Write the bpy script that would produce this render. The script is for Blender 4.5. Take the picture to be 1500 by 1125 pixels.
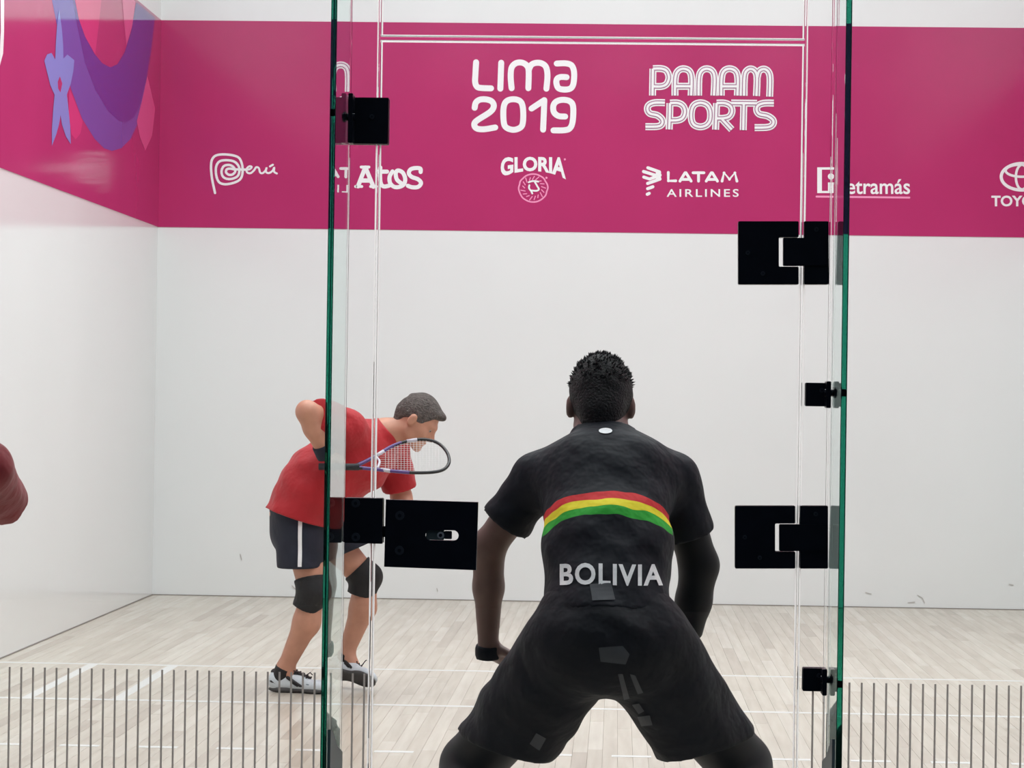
import bpy, bmesh, math, random
import numpy as np
from mathutils import Vector, Matrix
from mathutils.bvhtree import BVHTree
from mathutils.geometry import tessellate_polygon

for o in list(bpy.data.objects): bpy.data.objects.remove(o)
SC = bpy.context.scene
COL = SC.collection
random.seed(7)

# ------------------------------------------------------------------ camera
CP = np.array([0.0184, -17.767, 1.344]); YAW, PIT, ROL, FPX = .0392, .00511, .0145, 3938.0
F_ = np.array([-math.sin(YAW)*math.cos(PIT), math.cos(YAW)*math.cos(PIT), math.sin(PIT)])
_r = np.array([math.cos(YAW), math.sin(YAW), 0.0]); _u = np.cross(_r, F_)
R_ = math.cos(ROL)*_r + math.sin(ROL)*_u
U_ = -math.sin(ROL)*_r + math.cos(ROL)*_u
cam = bpy.data.cameras.new('camera'); camo = bpy.data.objects.new('camera', cam); COL.objects.link(camo)
cam.sensor_width = 36; cam.lens = FPX/1500*36; cam.clip_start = .05; cam.clip_end = 100
M = Matrix.Identity(4)
for i in range(3):
    M[i][0], M[i][1], M[i][2], M[i][3] = R_[i], U_[i], -F_[i], CP[i]
camo.matrix_world = M; SC.camera = camo

# ------------------------------------------------------------------ exposure, world, lamps
vs = SC.view_settings
vs.view_transform = 'Standard'; vs.look = 'None'; vs.exposure = 0.0; vs.gamma = 1; vs.use_curve_mapping = False
w = bpy.data.worlds.new('hall'); SC.world = w; w.use_nodes = True
w.node_tree.nodes['Background'].inputs[0].default_value = (.64, .80, 1.0, 1)
w.node_tree.nodes['Background'].inputs[1].default_value = .28
LAMP_W = 43.5
def lamp(x, y, pw, sx=1.2, sy=1.2, z=6.0):
    l = bpy.data.lights.new('court_lamp', 'AREA'); l.shape = 'RECTANGLE'; l.size = sx; l.size_y = sy
    l.energy = pw; l.color = (.928, 1.0, 1.015)
    o = bpy.data.objects.new('court_lamp', l); COL.objects.link(o); o.location = (x, y, z); return o
for ly, k in ((-3.3, 1.2), (-5.2, 1.15), (-7.4, .85), (-9.6, .8), (-11.2, .45)):
    for lx in (-1.9, 0, 1.9):
        lamp(lx, ly, LAMP_W*k)

def at(px, py, Y):          # pixel of the photograph -> the point at depth plane Y
    d = F_ + R_*((px-750)/FPX) - U_*((py-562.5)/FPX)
    return CP + d*((Y-CP[1])/d[1])
def at_x(px, py, X):        # ... -> the point on a side wall
    d = F_ + R_*((px-750)/FPX) - U_*((py-562.5)/FPX)
    return CP + d*((X-CP[0])/d[0])
def at_z(px, py, Z=0):
    d = F_ + R_*((px-750)/FPX) - U_*((py-562.5)/FPX)
    return CP + d*((Z-CP[2])/d[2])

# ------------------------------------------------------------------ materials
def lin(c):
    return tuple((v/255/12.92 if v/255 <= .04045 else ((v/255+.055)/1.055)**2.4) for v in c)
def mat(name, rgb, rough=.5, metal=0, coat=0, spec=.5, noise=0, nscale=20, bump=0, bscale=60, sheen=0, srgb=True, bdet=3):
    m = bpy.data.materials.new(name); m.use_nodes = True
    nt = m.node_tree; b = nt.nodes['Principled BSDF']
    c = lin(rgb) if srgb else rgb
    b.inputs['Base Color'].default_value = (*c, 1); b.inputs['Roughness'].default_value = rough
    b.inputs['Metallic'].default_value = metal; b.inputs['Coat Weight'].default_value = coat
    b.inputs['Coat Roughness'].default_value = .06
    b.inputs['Specular IOR Level'].default_value = spec
    if sheen: b.inputs['Sheen Weight'].default_value = sheen
    if noise or bump:
        tc = nt.nodes.new('ShaderNodeTexCoord')
    if noise:
        n = nt.nodes.new('ShaderNodeTexNoise'); n.inputs['Scale'].default_value = nscale; n.inputs['Detail'].default_value = 4
        nt.links.new(tc.outputs['Object'], n.inputs['Vector'])
        r = nt.nodes.new('ShaderNodeValToRGB')
        r.color_ramp.elements[0].color = (*[v*(1-noise) for v in c], 1); r.color_ramp.elements[0].position = .3
        r.color_ramp.elements[1].color = (*[min(1, v*(1+noise)) for v in c], 1); r.color_ramp.elements[1].position = .7
        nt.links.new(n.outputs[0], r.inputs[0]); nt.links.new(r.outputs[0], b.inputs['Base Color'])
    if bump:
        n2 = nt.nodes.new('ShaderNodeTexNoise'); n2.inputs['Scale'].default_value = bscale; n2.inputs['Detail'].default_value = bdet
        nt.links.new(tc.outputs['Object'], n2.inputs['Vector'])
        bp = nt.nodes.new('ShaderNodeBump'); bp.inputs['Strength'].default_value = bump; bp.inputs['Distance'].default_value = .02
        nt.links.new(n2.outputs[0], bp.inputs['Height']); nt.links.new(bp.outputs[0], b.inputs['Normal'])
    return m
M_wall = mat('white_panel', (.79, .80, .80), .12, spec=.6, noise=.012, nscale=1.5, srgb=False)
M_pink = mat('pink_print', (.46, .034, .145), .12, spec=.6, noise=.05, nscale=1.2, srgb=False)
M_white = mat('white_print', (.86, .86, .87), .25, srgb=False)
M_grey = mat('grey_print', (165, 115, 145), .3)
M_pale = mat('pale_pink_print', (240, 150, 190), .3)
M_rose = mat('rose_print', (222, 92, 145), .07)
M_rose2 = mat('deep_rose_print', (212, 62, 120), .07)
M_violet = mat('violet_print', (96, 82, 168), .07)
M_purple = mat('purple_print', (80, 56, 146), .07)
M_blue = mat('blue_print', (118, 140, 212), .07)
M_gap = mat('shadow_gap', (138, 132, 126), .8)
M_scuff = mat('scuff_grey', (182, 178, 174), .6)
M_ceil = mat('ceiling_white', (.82, .82, .81), .6, srgb=False)
M_hallfloor = mat('hall_floor', (70, 74, 80), .5, noise=.1)
M_hallwall = mat('hall_wall', (60, 62, 70), .8)
M_black = mat('black_metal', (26, 28, 38), .3, spec=.4, noise=.15, nscale=30)
M_black2 = mat('black_screw', (62, 64, 72), .35)
M_steel = mat('steel', (205, 205, 205), .3, metal=.3)
M_dark_steel = mat('dark_steel', (112, 124, 122), .4)
M_line = mat('white_line_paint', (.82, .82, .80), .2, coat=.3, srgb=False)

def glass(name, tint, dens=0, absorb=(1, 1, 1)):
    m = bpy.data.materials.new(name); m.use_nodes = True; nt = m.node_tree
    nt.nodes.remove(nt.nodes['Principled BSDF']); out = nt.nodes['Material Output']
    g = nt.nodes.new('ShaderNodeBsdfGlass'); g.inputs['Color'].default_value = (*tint, 1)
    g.inputs['Roughness'].default_value = 0; g.inputs['IOR'].default_value = 1.5
    nt.links.new(g.outputs[0], out.inputs['Surface'])
    if dens:
        v = nt.nodes.new('ShaderNodeVolumeAbsorption'); v.inputs['Color'].default_value = (*absorb, 1)
        v.inputs['Density'].default_value = dens; nt.links.new(v.outputs[0], out.inputs['Volume'])
    return m
M_glass = glass('pane_glass', (.99, .995, .99))
M_fin = glass('fin_glass', (1, 1, 1), 14.0, (.03, .66, .55))
def frosted(name, c, ct, f):
    m = bpy.data.materials.new(name); m.use_nodes = True; nt = m.node_tree
    b = nt.nodes['Principled BSDF']; b.inputs['Base Color'].default_value = (*c, 1)
    b.inputs['Roughness'].default_value = .4
    t = nt.nodes.new('ShaderNodeBsdfTranslucent'); t.inputs[0].default_value = (*ct, 1)
    mx = nt.nodes.new('ShaderNodeMixShader'); mx.inputs[0].default_value = f
    nt.links.new(b.outputs[0], mx.inputs[1]); nt.links.new(t.outputs[0], mx.inputs[2])
    nt.links.new(mx.outputs[0], nt.nodes['Material Output'].inputs['Surface']); return m
M_edge = frosted('ground_glass_edge', (.86, .88, .87), (.95, .97, .95), .6)
M_stripe = frosted('etched_stripe', (.33, .31, .29), (.33, .31, .29), .6)
M_strip = frosted('edge_glint_white', (.9, .9, .9), (.97, .97, .97), .8)  # bright white for the light caught on polished pane edges

def plank_mat(name, island):
    m = bpy.data.materials.new(name); m.use_nodes = True; nt = m.node_tree; b = nt.nodes['Principled BSDF']
    L = nt.links.new
    if island: src = nt.nodes.new('ShaderNodeNewGeometry').outputs['Random Per Island']
    else: src = nt.nodes.new('ShaderNodeObjectInfo').outputs['Random']
    r = nt.nodes.new('ShaderNodeValToRGB'); e = r.color_ramp.elements
    e[0].position = 0; e[0].color = (.46, .40, .33, 1); e[1].position = 1; e[1].color = (.62, .57, .49, 1)
    k = e.new(.08); k.color = (.535, .48, .40, 1); k = e.new(.6); k.color = (.575, .52, .435, 1)
    L(src, r.inputs[0])
    tc = nt.nodes.new('ShaderNodeNewGeometry'); mp = nt.nodes.new('ShaderNodeMapping')
    mp.inputs['Scale'].default_value = (28, 1.6, 1); L(tc.outputs['Position'], mp.inputs['Vector'])
    n = nt.nodes.new('ShaderNodeTexNoise'); n.inputs['Scale'].default_value = 1.0; n.inputs['Detail'].default_value = 5
    L(mp.outputs[0], n.inputs['Vector'])
    r2 = nt.nodes.new('ShaderNodeValToRGB'); f = r2.color_ramp.elements
    f[0].position = .3; f[0].color = (.88, .87, .86, 1); f[1].position = .65; f[1].color = (1.03, 1.03, 1.03, 1)
    L(n.outputs[0], r2.inputs[0])
    mx = nt.nodes.new('ShaderNodeMix'); mx.data_type = 'RGBA'; mx.blend_type = 'MULTIPLY'; mx.inputs[0].default_value = 1
    L(r.outputs[0], mx.inputs[6]); L(r2.outputs[0], mx.inputs[7]); L(mx.outputs[2], b.inputs['Base Color'])
    b.inputs['Roughness'].default_value = .24; b.inputs['Specular IOR Level'].default_value = .45
    return m
M_plank = plank_mat('maple_plank', False); M_plank_f = plank_mat('maple_plank_field', True)

# ------------------------------------------------------------------ helpers
def link(name, me, m=None, parent=None, kind=None):
    o = bpy.data.objects.new(name, me); COL.objects.link(o)
    if m is not None and me is not None:
        for q in (m if isinstance(m, (list, tuple)) else [m]): me.materials.append(q)
    if parent is not None: o.parent = parent
    if kind: o['kind'] = kind
    return o
def empty(name, loc=(0, 0, 0), parent=None, kind=None):
    o = bpy.data.objects.new(name, None); COL.objects.link(o); o.location = loc; o.empty_display_size = .1
    if parent is not None: o.parent = parent
    if kind: o['kind'] = kind
    return o
def thing(o, label, cat, group=None):
    o['label'] = label; o['category'] = cat
    if group: o['group'] = group
    return o
def pymesh(name, v, f, smooth=False):
    me = bpy.data.meshes.new(name); me.from_pydata([tuple(map(float, p)) for p in v], [], f); me.update()
    if smooth: me.polygons.foreach_set('use_smooth', [True]*len(me.polygons))
    return me
def boxv(lo, hi):
    (a, b, c), (d, e, f) = lo, hi
    v = [(a, b, c), (d, b, c), (d, e, c), (a, e, c), (a, b, f), (d, b, f), (d, e, f), (a, e, f)]
    q = [(0, 3, 2, 1), (4, 5, 6, 7), (0, 1, 5, 4), (1, 2, 6, 5), (2, 3, 7, 6), (3, 0, 4, 7)]
    return v, q
def box(name, lo, hi, m, parent=None, kind=None, bevel=0, loc=None):
    me = pymesh(name, *boxv(lo, hi))
    if bevel:
        bm = bmesh.new(); bm.from_mesh(me)
        bmesh.ops.bevel(bm, geom=list(bm.edges), offset=bevel, segments=2, affect='EDGES'); bm.to_mesh(me); bm.free()
    o = link(name, me, m, parent, kind)
    return o
def prism(name, pts, y0, y1, m, parent=None, bevel=0, kind=None):   # outline in XZ, extruded in Y
    bm = bmesh.new()
    f = bm.faces.new([bm.verts.new((p[0], y0, p[1])) for p in pts])
    r = bmesh.ops.extrude_face_region(bm, geom=[f])
    for g in r['geom']:
        if isinstance(g, bmesh.types.BMVert): g.co.y = y1
    bmesh.ops.recalc_face_normals(bm, faces=bm.faces)
    if bevel:
        bmesh.ops.bevel(bm, geom=list(bm.edges), offset=bevel, segments=2, affect='EDGES')
    me = bpy.data.meshes.new(name); bm.to_mesh(me); bm.free()
    return link(name, me, m, parent, kind)
def cyl(name, c, axis, r, h, m, parent=None, n=20, r2=None):
    bm = bmesh.new(); bmesh.ops.create_cone(bm, cap_ends=True, segments=n, radius1=r, radius2=r if r2 is None else r2, depth=h)
    q = Vector(axis).to_track_quat('Z', 'Y').to_matrix().to_4x4()
    bm.transform(Matrix.Translation(Vector(c)) @ q)
    me = bpy.data.meshes.new(name); bm.to_mesh(me); bm.free()
    return link(name, me, m, parent)
def catmull(P, n=8, closed=False):
    P = [np.array(p, float) for p in P]; N = len(P); out = []
    if N < 3 and not closed: return P
    for i in range(N if closed else N-1):
        if closed: a, b, c, d = P[i-1], P[i], P[(i+1) % N], P[(i+2) % N]
        else: a, b, c, d = P[max(i-1, 0)], P[i], P[i+1], P[min(i+2, N-1)]
        for k in range(n):
            t = k/n
            out.append(.5*((2*b)+(-a+c)*t+(2*a-5*b+4*c-d)*t*t+(-a+3*b-3*c+d)*t**3))
    if not closed: out.append(P[-1])
    return out
class Flat:                                   # flat print in pixel units, mapped to a wall by fn
    def __init__(s): s.v = []; s.f = []; s.l = []
    def poly(s, pts):
        s.l += [len(s.l) and s.l[-1]+1]*len(pts); i = len(s.v); s.v += [tuple(p) for p in pts]; s.f.append(tuple(range(i, i+len(pts))))
    def disc(s, c, r, n=14): s.poly([(c[0]+r*math.cos(2*math.pi*k/n), c[1]+r*math.sin(2*math.pi*k/n)) for k in range(n)])
    def stroke(s, P, wd, closed=False, smooth=True, cap=True):
        q = catmull(P, 7, closed) if smooth else [np.array(p, float) for p in P]
        n = len(q); i0 = len(s.v); l0 = s.l[-1]+1 if s.l else 0; s.l += [l0+.3*(k//2) for k in range(2*n)]
        for k in range(n):
            a = q[k-1] if (k or closed) else q[k]; b = q[(k+1) % n] if (k < n-1 or closed) else q[k]
            d = b-a; d = d/(np.linalg.norm(d)+1e-9); nn = np.array([-d[1], d[0]])*wd/2
            s.v += [tuple(q[k]+nn), tuple(q[k]-nn)]
        for k in range(n if closed else n-1):
            a, b = i0+2*k, i0+2*((k+1) % n); s.f.append((a, a+1, b+1, b))
        if cap and not closed: s.disc(q[0], wd/2); s.disc(q[-1], wd/2)
        if not smooth:
            for p in q[1:-1]: s.disc(p, wd/2)
        return s
    def build(s, name, fn, m, parent):
        return link(name, pymesh(name, [fn(x, y, -1e-5*k) for (x, y), k in zip(s.v, s.l)], s.f), m, parent)
def text_mesh(body, bold=0.0, spacing=1.0):
    cu = bpy.data.curves.new('t', 'FONT'); cu.body = body; cu.offset = bold; cu.space_character = spacing; cu.fill_mode = 'FRONT' if hasattr(cu, 'fill_mode') and cu.dimensions == '2D' else cu.fill_mode
    cu.resolution_u = 4
    o = bpy.data.objects.new('t', cu); COL.objects.link(o)
    dg = bpy.context.evaluated_depsgraph_get(); dg.update()
    me = bpy.data.meshes.new_from_object(o.evaluated_get(dg))
    bpy.data.objects.remove(o); bpy.data.curves.remove(cu)
    v = np.array([tuple(p.co)[:2] for p in me.vertices]); f = [tuple(p.vertices) for p in me.polygons]
    bpy.data.meshes.remove(me)
    lo, hi = v.min(0), v.max(0)
    return (v-lo)/(hi-lo), f                   # unit box, y up
def flat_text(name, body, x0, y0, x1, y1, fn, m, parent, bold=.02, spacing=1.0, warp=None):
    v, f = text_mesh(body, bold, spacing)
    pts = []
    for a, b in v:
        x, y = x0+(x1-x0)*a, y1+(y0-y1)*b
        if warp: x, y = warp(a, b)
        pts.append(fn(x, y))
    return link(name, pymesh(name, pts, f), m, parent)

# ------------------------------------------------------------------ SDF sculpting
class SDF:
    def __init__(s, lo, hi, h):
        s.lo = np.array(lo, float); s.h = h
        s.n = np.ceil((np.array(hi)-s.lo)/h).astype(int)+1
        s.d = np.full(s.n, 9.0, np.float32)
    def sl(s, lo, hi):
        a = np.clip(np.floor((np.array(lo)-s.lo)/s.h).astype(int), 0, s.n-1)
        b = np.clip(np.ceil((np.array(hi)-s.lo)/s.h).astype(int)+1, 1, s.n)
        if np.any(b <= a): return None, None
        ax = [(s.lo[i]+s.h*np.arange(a[i], b[i])).astype(np.float32) for i in range(3)]
        g = np.stack(np.meshgrid(*ax, indexing='ij'), -1)
        return tuple(slice(a[i], b[i]) for i in range(3)), g
    def put(s, sl, d, k, sub=False):
        o = s.d[sl]
        if sub:
            hh = np.clip(.5-.5*(o+d)/k, 0, 1); s.d[sl] = o*(1-hh)-d*hh+k*hh*(1-hh); return
        if k <= 0: s.d[sl] = np.minimum(o, d); return
        hh = np.clip(.5+.5*(o-d)/k, 0, 1)
        s.d[sl] = o*(1-hh)+d*hh-k*hh*(1-hh)
    def clip(s, d, g, cl):
        for c, n in cl or []:
            n = np.array(n, float); n /= np.linalg.norm(n)
            d = np.maximum(d, ((g-np.array(c, np.float32))@n.astype(np.float32)))
        return d
    def cone(s, a, b, ra, rb, k=.02, flat=None, clip=None, wob=None, sub=False):
        a, b = np.array(a, float), np.array(b, float)
        asp = max(flat[1], 1) if flat else 1
        R = max(ra, rb)*asp+k+4*s.h+(wob[0]*2 if wob else 0)
        sl, g = s.sl(np.minimum(a, b)-R, np.maximum(a, b)+R)
        if sl is None: return s
        ab = b-a; L = ab@ab+1e-12; p = g-a.astype(np.float32)
        t = np.clip((p@ab.astype(np.float32))/L, 0, 1)
        q = p-t[..., None]*ab.astype(np.float32)
        if flat:
            w_ = np.array(flat[0], float); w_ /= np.linalg.norm(w_)
            q = q+w_.astype(np.float32)*((q@w_.astype(np.float32))*(1/flat[1]-1))[..., None]
        d = np.sqrt((q*q).sum(-1))-(ra+(rb-ra)*t)
        if wob: d = d+wobble(g, *wob)
        s.put(sl, s.clip(d, g, clip).astype(np.float32), k, sub); return s
    def ell(s, c, r, k=.02, R=None, clip=None, wob=None, sub=False):
        c = np.array(c, float); r = np.array(r, float); m_ = r.max()+k+4*s.h
        sl, g = s.sl(c-m_, c+m_)
        if sl is None: return s
        p = g-c.astype(np.float32)
        if R is not None: p = p@np.array(R, np.float32)        # columns = local axes
        k0 = np.sqrt(((p/r.astype(np.float32))**2).sum(-1)); k1 = np.sqrt(((p/(r*r).astype(np.float32))**2).sum(-1))+1e-9
        d = k0*(k0-1)/k1
        d = np.where(k0 < .2, -r.min(), d)
        if wob: d = d+wobble(g, *wob)
        s.put(sl, s.clip(d, g, clip).astype(np.float32), k, sub); return s
    def mesh(s, name):
        d = s.d; ins = d < 0
        n = s.n
        c = np.zeros(n-1, np.int8)
        for i in (0, 1):
            for j in (0, 1):
                for k in (0, 1):
                    c += ins[i:n[0]-1+i, j:n[1]-1+j, k:n[2]-1+k]
        idx = np.argwhere((c > 0) & (c < 8))
        if len(idx) == 0: return bpy.data.meshes.new(name)
        vid = np.full(n-1, -1, np.int64); vid[tuple(idx.T)] = np.arange(len(idx))
        acc = np.zeros((len(idx), 3)); cnt = np.zeros(len(idx))
        cor = [(i, j, k) for i in (0, 1) for j in (0, 1) for k in (0, 1)]
        val = {q: d[tuple((idx+np.array(q)).T)].astype(float) for q in cor}
        for a in cor:
            for ax in range(3):
                if a[ax] == 0:
                    b = list(a); b[ax] = 1; b = tuple(b)
                    va, vb = val[a], val[b]; m_ = (va < 0) != (vb < 0)
                    t = va/(va-vb+1e-20); t = np.where(m_, t, 0)
                    p = np.tile(np.array(a, float), (len(idx), 1)); p[:, ax] += t
                    acc[m_] += p[m_]; cnt += m_
        V = s.lo+s.h*(idx+acc/np.maximum(cnt, 1)[:, None])
        F = []
        for ax in range(3):
            sh = [slice(1, -1)]*3; sh[ax] = slice(0, -1)
            A = ins[tuple(sh)]; sh2 = list(sh); sh2[ax] = slice(1, None); B = ins[tuple(sh2)]
            e = np.argwhere(A != B)
            off = np.array([1, 1, 1]); off[ax] = 0; e = e+off
            u, v_ = (ax+1) % 3, (ax+2) % 3
            def cell(du, dv):
                q = e.copy(); q[:, u] -= du; q[:, v_] -= dv; return vid[tuple(q.T)]
            fq = np.stack([cell(1, 1), cell(0, 1), cell(0, 0), cell(1, 0)], 1)
            fl = ins[tuple(e.T)]
            fq = np.where(fl[:, None], fq, fq[:, ::-1])
            F.append(fq[(fq >= 0).all(1)])
        F = np.concatenate(F)
        me = bpy.data.meshes.new(name)
        me.vertices.add(len(V)); me.vertices.foreach_set('co', V.astype(np.float32).ravel())
        me.loops.add(F.size); me.loops.foreach_set('vertex_index', F.ravel().astype(np.int32))
        me.polygons.add(len(F)); me.polygons.foreach_set('loop_start', np.arange(0, F.size, 4, dtype=np.int32))
        me.polygons.foreach_set('use_smooth', np.ones(len(F), bool))
        me.update(calc_edges=True); me.validate()
        # light relaxation removes grid stepping
        bm = bmesh.new(); bm.from_mesh(me)
        for _ in range(3): bmesh.ops.smooth_vert(bm, verts=bm.verts, factor=.5, use_axis_x=True, use_axis_y=True, use_axis_z=True)
        bm.to_mesh(me); bm.free()
        return me
def wobble(g, amp, fr, seed=0):
    x, y, z = g[..., 0]*fr, g[..., 1]*fr, g[..., 2]*fr
    return (amp*(np.sin(x*1.3+2.1*np.sin(z*.7+seed)+seed)*np.sin(z*1.1+y*.6+seed*2)+.5*np.sin(2.3*z+1.7*x+seed*3+np.sin(y*1.9)))).astype(np.float32)
def nrm(a): a = np.array(a, float); return a/np.linalg.norm(a)
def frame(fwd, up):                           # columns: forward, left, up
    f = nrm(fwd); l = nrm(np.cross(up, f)); u = np.cross(f, l); return np.stack([f, l, u], 1)

# ------------------------------------------------------------------ the court shell
GY0, GY1 = -12.19, -12.202                    # inner and outer face of the glass back wall
HB, HT, CH = 2.445, 3.821, 6.1
wf = box('wall_front', (-3.05, 0, 0), (3.05, .12, CH), M_wall, kind='structure')
wl = box('wall_left', (-3.17, -12.19, 0), (-3.05, .12, CH), M_wall, kind='structure')
wr = box('wall_right', (3.05, -12.19, 0), (3.17, .12, CH), M_wall, kind='structure')
box('ceiling', (-3.17, -12.19, CH), (3.17, .12, CH+.1), M_ceil, kind='structure')
box('band', (-3.046, -.004, HB), (3.046, 0, HT), M_pink, wf)
box('band', (-3.05, -12.18, HB), (-3.046, -.0, HT), M_pink, wl)
box('band', (3.046, -12.18, HB), (3.05, 0, HT), M_pink, wr)
box('gap_shade_front', (-3.05, -.006, 0), (3.05, 0, .005), M_gap, kind='structure'); box('gap_shade_left', (-3.05, -12.19, 0), (-3.044, -.006, .005), M_gap, kind='structure')  # thin dark strips painted in for the shade of the gap at the wall base
# spectator hall on the camera's side of the glass
box('trim_1', (-9, -24, -.12), (9, -12.25, -.02), M_hallfloor, kind='structure')
box('wall_hall', (-9, -24.2, -.1), (9, -24, 6.2), M_hallwall, kind='structure')

# floor: 300 boards nearest the camera in view, the others joined
fl = box('floor', (-3.17, -12.25, -.12), (3.17, .12, -.012), M_plank_f, kind='structure')
PW = .0572
unit = pymesh('plank', *boxv((0, 0, -.012), (1, 1, 0)))
unit.materials.append(M_plank)
rng = random.Random(3)
boards = []
nx = int(6.1/PW)
for i in range(nx+1):
    x0 = -3.05+i*PW; x1 = min(x0+PW, 3.05)
    if x1-x0 < .01: continue
    y = -12.19-rng.uniform(0, 1.2)
    while y < 0:
        L = rng.choice((.6, .9, 1.1, 1.4, 1.7)); y2 = min(y+L, 0); ya = max(y, -12.19)
        if y2-ya > .02: boards.append((x0, x1, ya, y2))
        y += L
def proj(P):
    d = np.array(P)-CP; D = d@F_; return 750+FPX*(d@R_)/D, 562.5-FPX*(d@U_)/D
vis = []
for b in boards:
    px, py = proj(((b[0]+b[1])/2, (b[2]+b[3])/2, 0)); _, pe = proj((b[0], b[3], 0))
    if -20 < px < 1520 and pe < 1125: vis.append((b[2]+b[3], b))
vis.sort(key=lambda q: q[0]); near = set(q[1] for q in vis[:300])
fv, ff = [], []
for b in boards:
    dz = rng.uniform(-.0004, 0)
    if b in near:
        o = bpy.data.objects.new('plank', unit); COL.objects.link(o); o.parent = fl
        o.location = (b[0]+.0004, b[2]+.0004, dz); o.scale = (b[1]-b[0]-.0008, b[3]-b[2]-.0008, 1)
    else:
        v, q = boxv((b[0]+.0004, b[2]+.0004, -.012), (b[1]-.0004, b[3]-.0004, dz)); k = len(fv)
        fv += v; ff += [tuple(a+k for a in t) for t in q]
link('plank_field', pymesh('plank_field', fv, ff), M_plank_f, fl, 'stuff')
def fline(x0, x1, y0, y1): box('court_line', (x0, y0, -.0003), (x1, y1, .0006), M_line, fl)
fline(-3.05, 3.05, -4.60, -4.55); fline(-3.05, 3.05, -6.115, -6.065)
for s in (-1, 1):
    for (pa, pb) in (((122, 975), (18, 1026)), ((238, 976), (158, 1027))):
        xa = (at_z(*pa)[0]+at_z(*pb)[0])/2+.012
        a, b = sorted((s*-xa, s*-(xa+.05))); fline(a, b, -6.065, -4.60)
xa, xb = at_z(87, 1092)[0], at_z(146, 1092)[0]; pit_ = at_z(203.5, 1093)[0]-xa
k = -6
x = xa-4*pit_
while x < 3.0:
    if x+(xb-xa) > -3.05: fline(max(x, -3.05), min(x+xb-xa, 3.05), -7.645, -7.595)
    x += pit_

# ------------------------------------------------------------------ print on the front wall
W1 = lambda x, y, e=0: at(x, y, -.0048+e); W2 = lambda x, y, e=0: at(x, y, -.0066+e); W3 = lambda x, y, e=0: at(x, y, -.0084+e)
def strokes(name, S, ox, oy, sc, wd, fn, m, smooth=True):
    F = Flat()
    for P in S:
        cl = P[0] == 'c'; P = P[1:] if cl else P
        F.stroke([(ox+p[0]/sc, oy+p[1]/sc) for p in P], wd, closed=cl, smooth=smooth)
    return F.build(name, fn, m, wf)
strokes('lettering', [
    [(206, 160), (198, 300), (196, 380), (218, 430), (270, 443), (370, 446)], [(482, 165), (472, 450)],
    [(596, 445), (586, 320), (596, 220), (640, 172), (700, 163), (755, 188), (783, 250), (780, 445)],
    [(786, 240), (815, 186), (870, 166), (930, 174), (975, 215), (990, 310), (978, 450)],
    [(1092, 174), (1190, 172), (1255, 195), (1282, 270), (1276, 390), (1245, 446), (1180, 460), (1112, 445), (1088, 390), (1096, 342), (1135, 322), (1200, 324)],
    [(190, 660), (204, 602), (250, 570), (320, 568), (380, 592), (400, 645), (360, 706), (215, 800), (186, 846), (212, 886), (290, 896), (416, 876)],
    ['c', (615, 566), (690, 588), (720, 660), (722, 800), (698, 872), (615, 902), (532, 872), (508, 800), (508, 660), (540, 588)],
    [(815, 668), (952, 578)], [(955, 576), (950, 720), (942, 900)],
    [(1184, 756), (1112, 750), (1062, 710), (1054, 642), (1086, 592), (1160, 572), (1238, 590), (1272, 650), (1268, 800), (1240, 880), (1180, 906), (1056, 908)]],
    670, 70, 7.5, 8.7, W1, M_white)
PAN = [[(176, 410), (178, 260), (180, 141)], [(180, 141), (265, 141), (318, 165), (340, 228), (318, 292), (265, 318), (180, 318)],
    [(400, 410), (404, 235), (430, 165), (485, 142), (543, 165), (566, 235), (562, 410)], [(412, 317), (555, 317)],
    [(636, 410), (640, 235), (665, 165), (718, 142), (773, 165), (796, 235), (790, 410)],
    [(862, 410), (866, 235), (890, 165), (945, 142), (1004, 165), (1028, 235), (1024, 410)], [(872, 318), (1020, 318)],
    [(1090, 412), (1094, 235), (1112, 168), (1157, 143), (1202, 168), (1220, 235), (1214, 414)],
    [(1220, 235), (1240, 168), (1286, 145), (1330, 168), (1350, 235), (1346, 420)],
    [(300, 481), (200, 481), (142, 503), (125, 545), (150, 588), (225, 608), (272, 650), (270, 695), (225, 718), (105, 720)],
    [(342, 748), (348, 600), (350, 485)], [(350, 485), (430, 485), (482, 515), (500, 570), (480, 630), (430, 655), (352, 658)],
    ['c', (655, 482), (718, 502), (752, 560), (752, 648), (718, 702), (655, 722), (592, 702), (565, 648), (566, 560), (595, 502)],
    [(806, 750), (812, 600), (816, 485)], [(816, 485), (900, 486), (955, 515), (970, 568), (945, 618), (890, 636), (820, 638)], [(870, 645), (968, 750)],
    [(962, 484), (1220, 487)], [(1088, 490), (1082, 755)],
    [(1388, 485), (1290, 486), (1232, 508), (1216, 550), (1242, 594), (1325, 614), (1380, 655), (1376, 700), (1325, 726), (1196, 730)]]
def cap_strokes(wd, fn, m):
    F = Flat()
    for P in PAN:
        cl = P[0] == 'c'; P = P[1:] if cl else P
        F.stroke([(930+p[0]/6.82, 80+p[1]/6.82) for p in P], wd, closed=cl, cap=False)
    return F.build('lettering', fn, m, wf)
cap_strokes(10.2, W1, M_white); cap_strokes(6.3, W2, M_grey); cap_strokes(3.4, W3, M_white)
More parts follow.
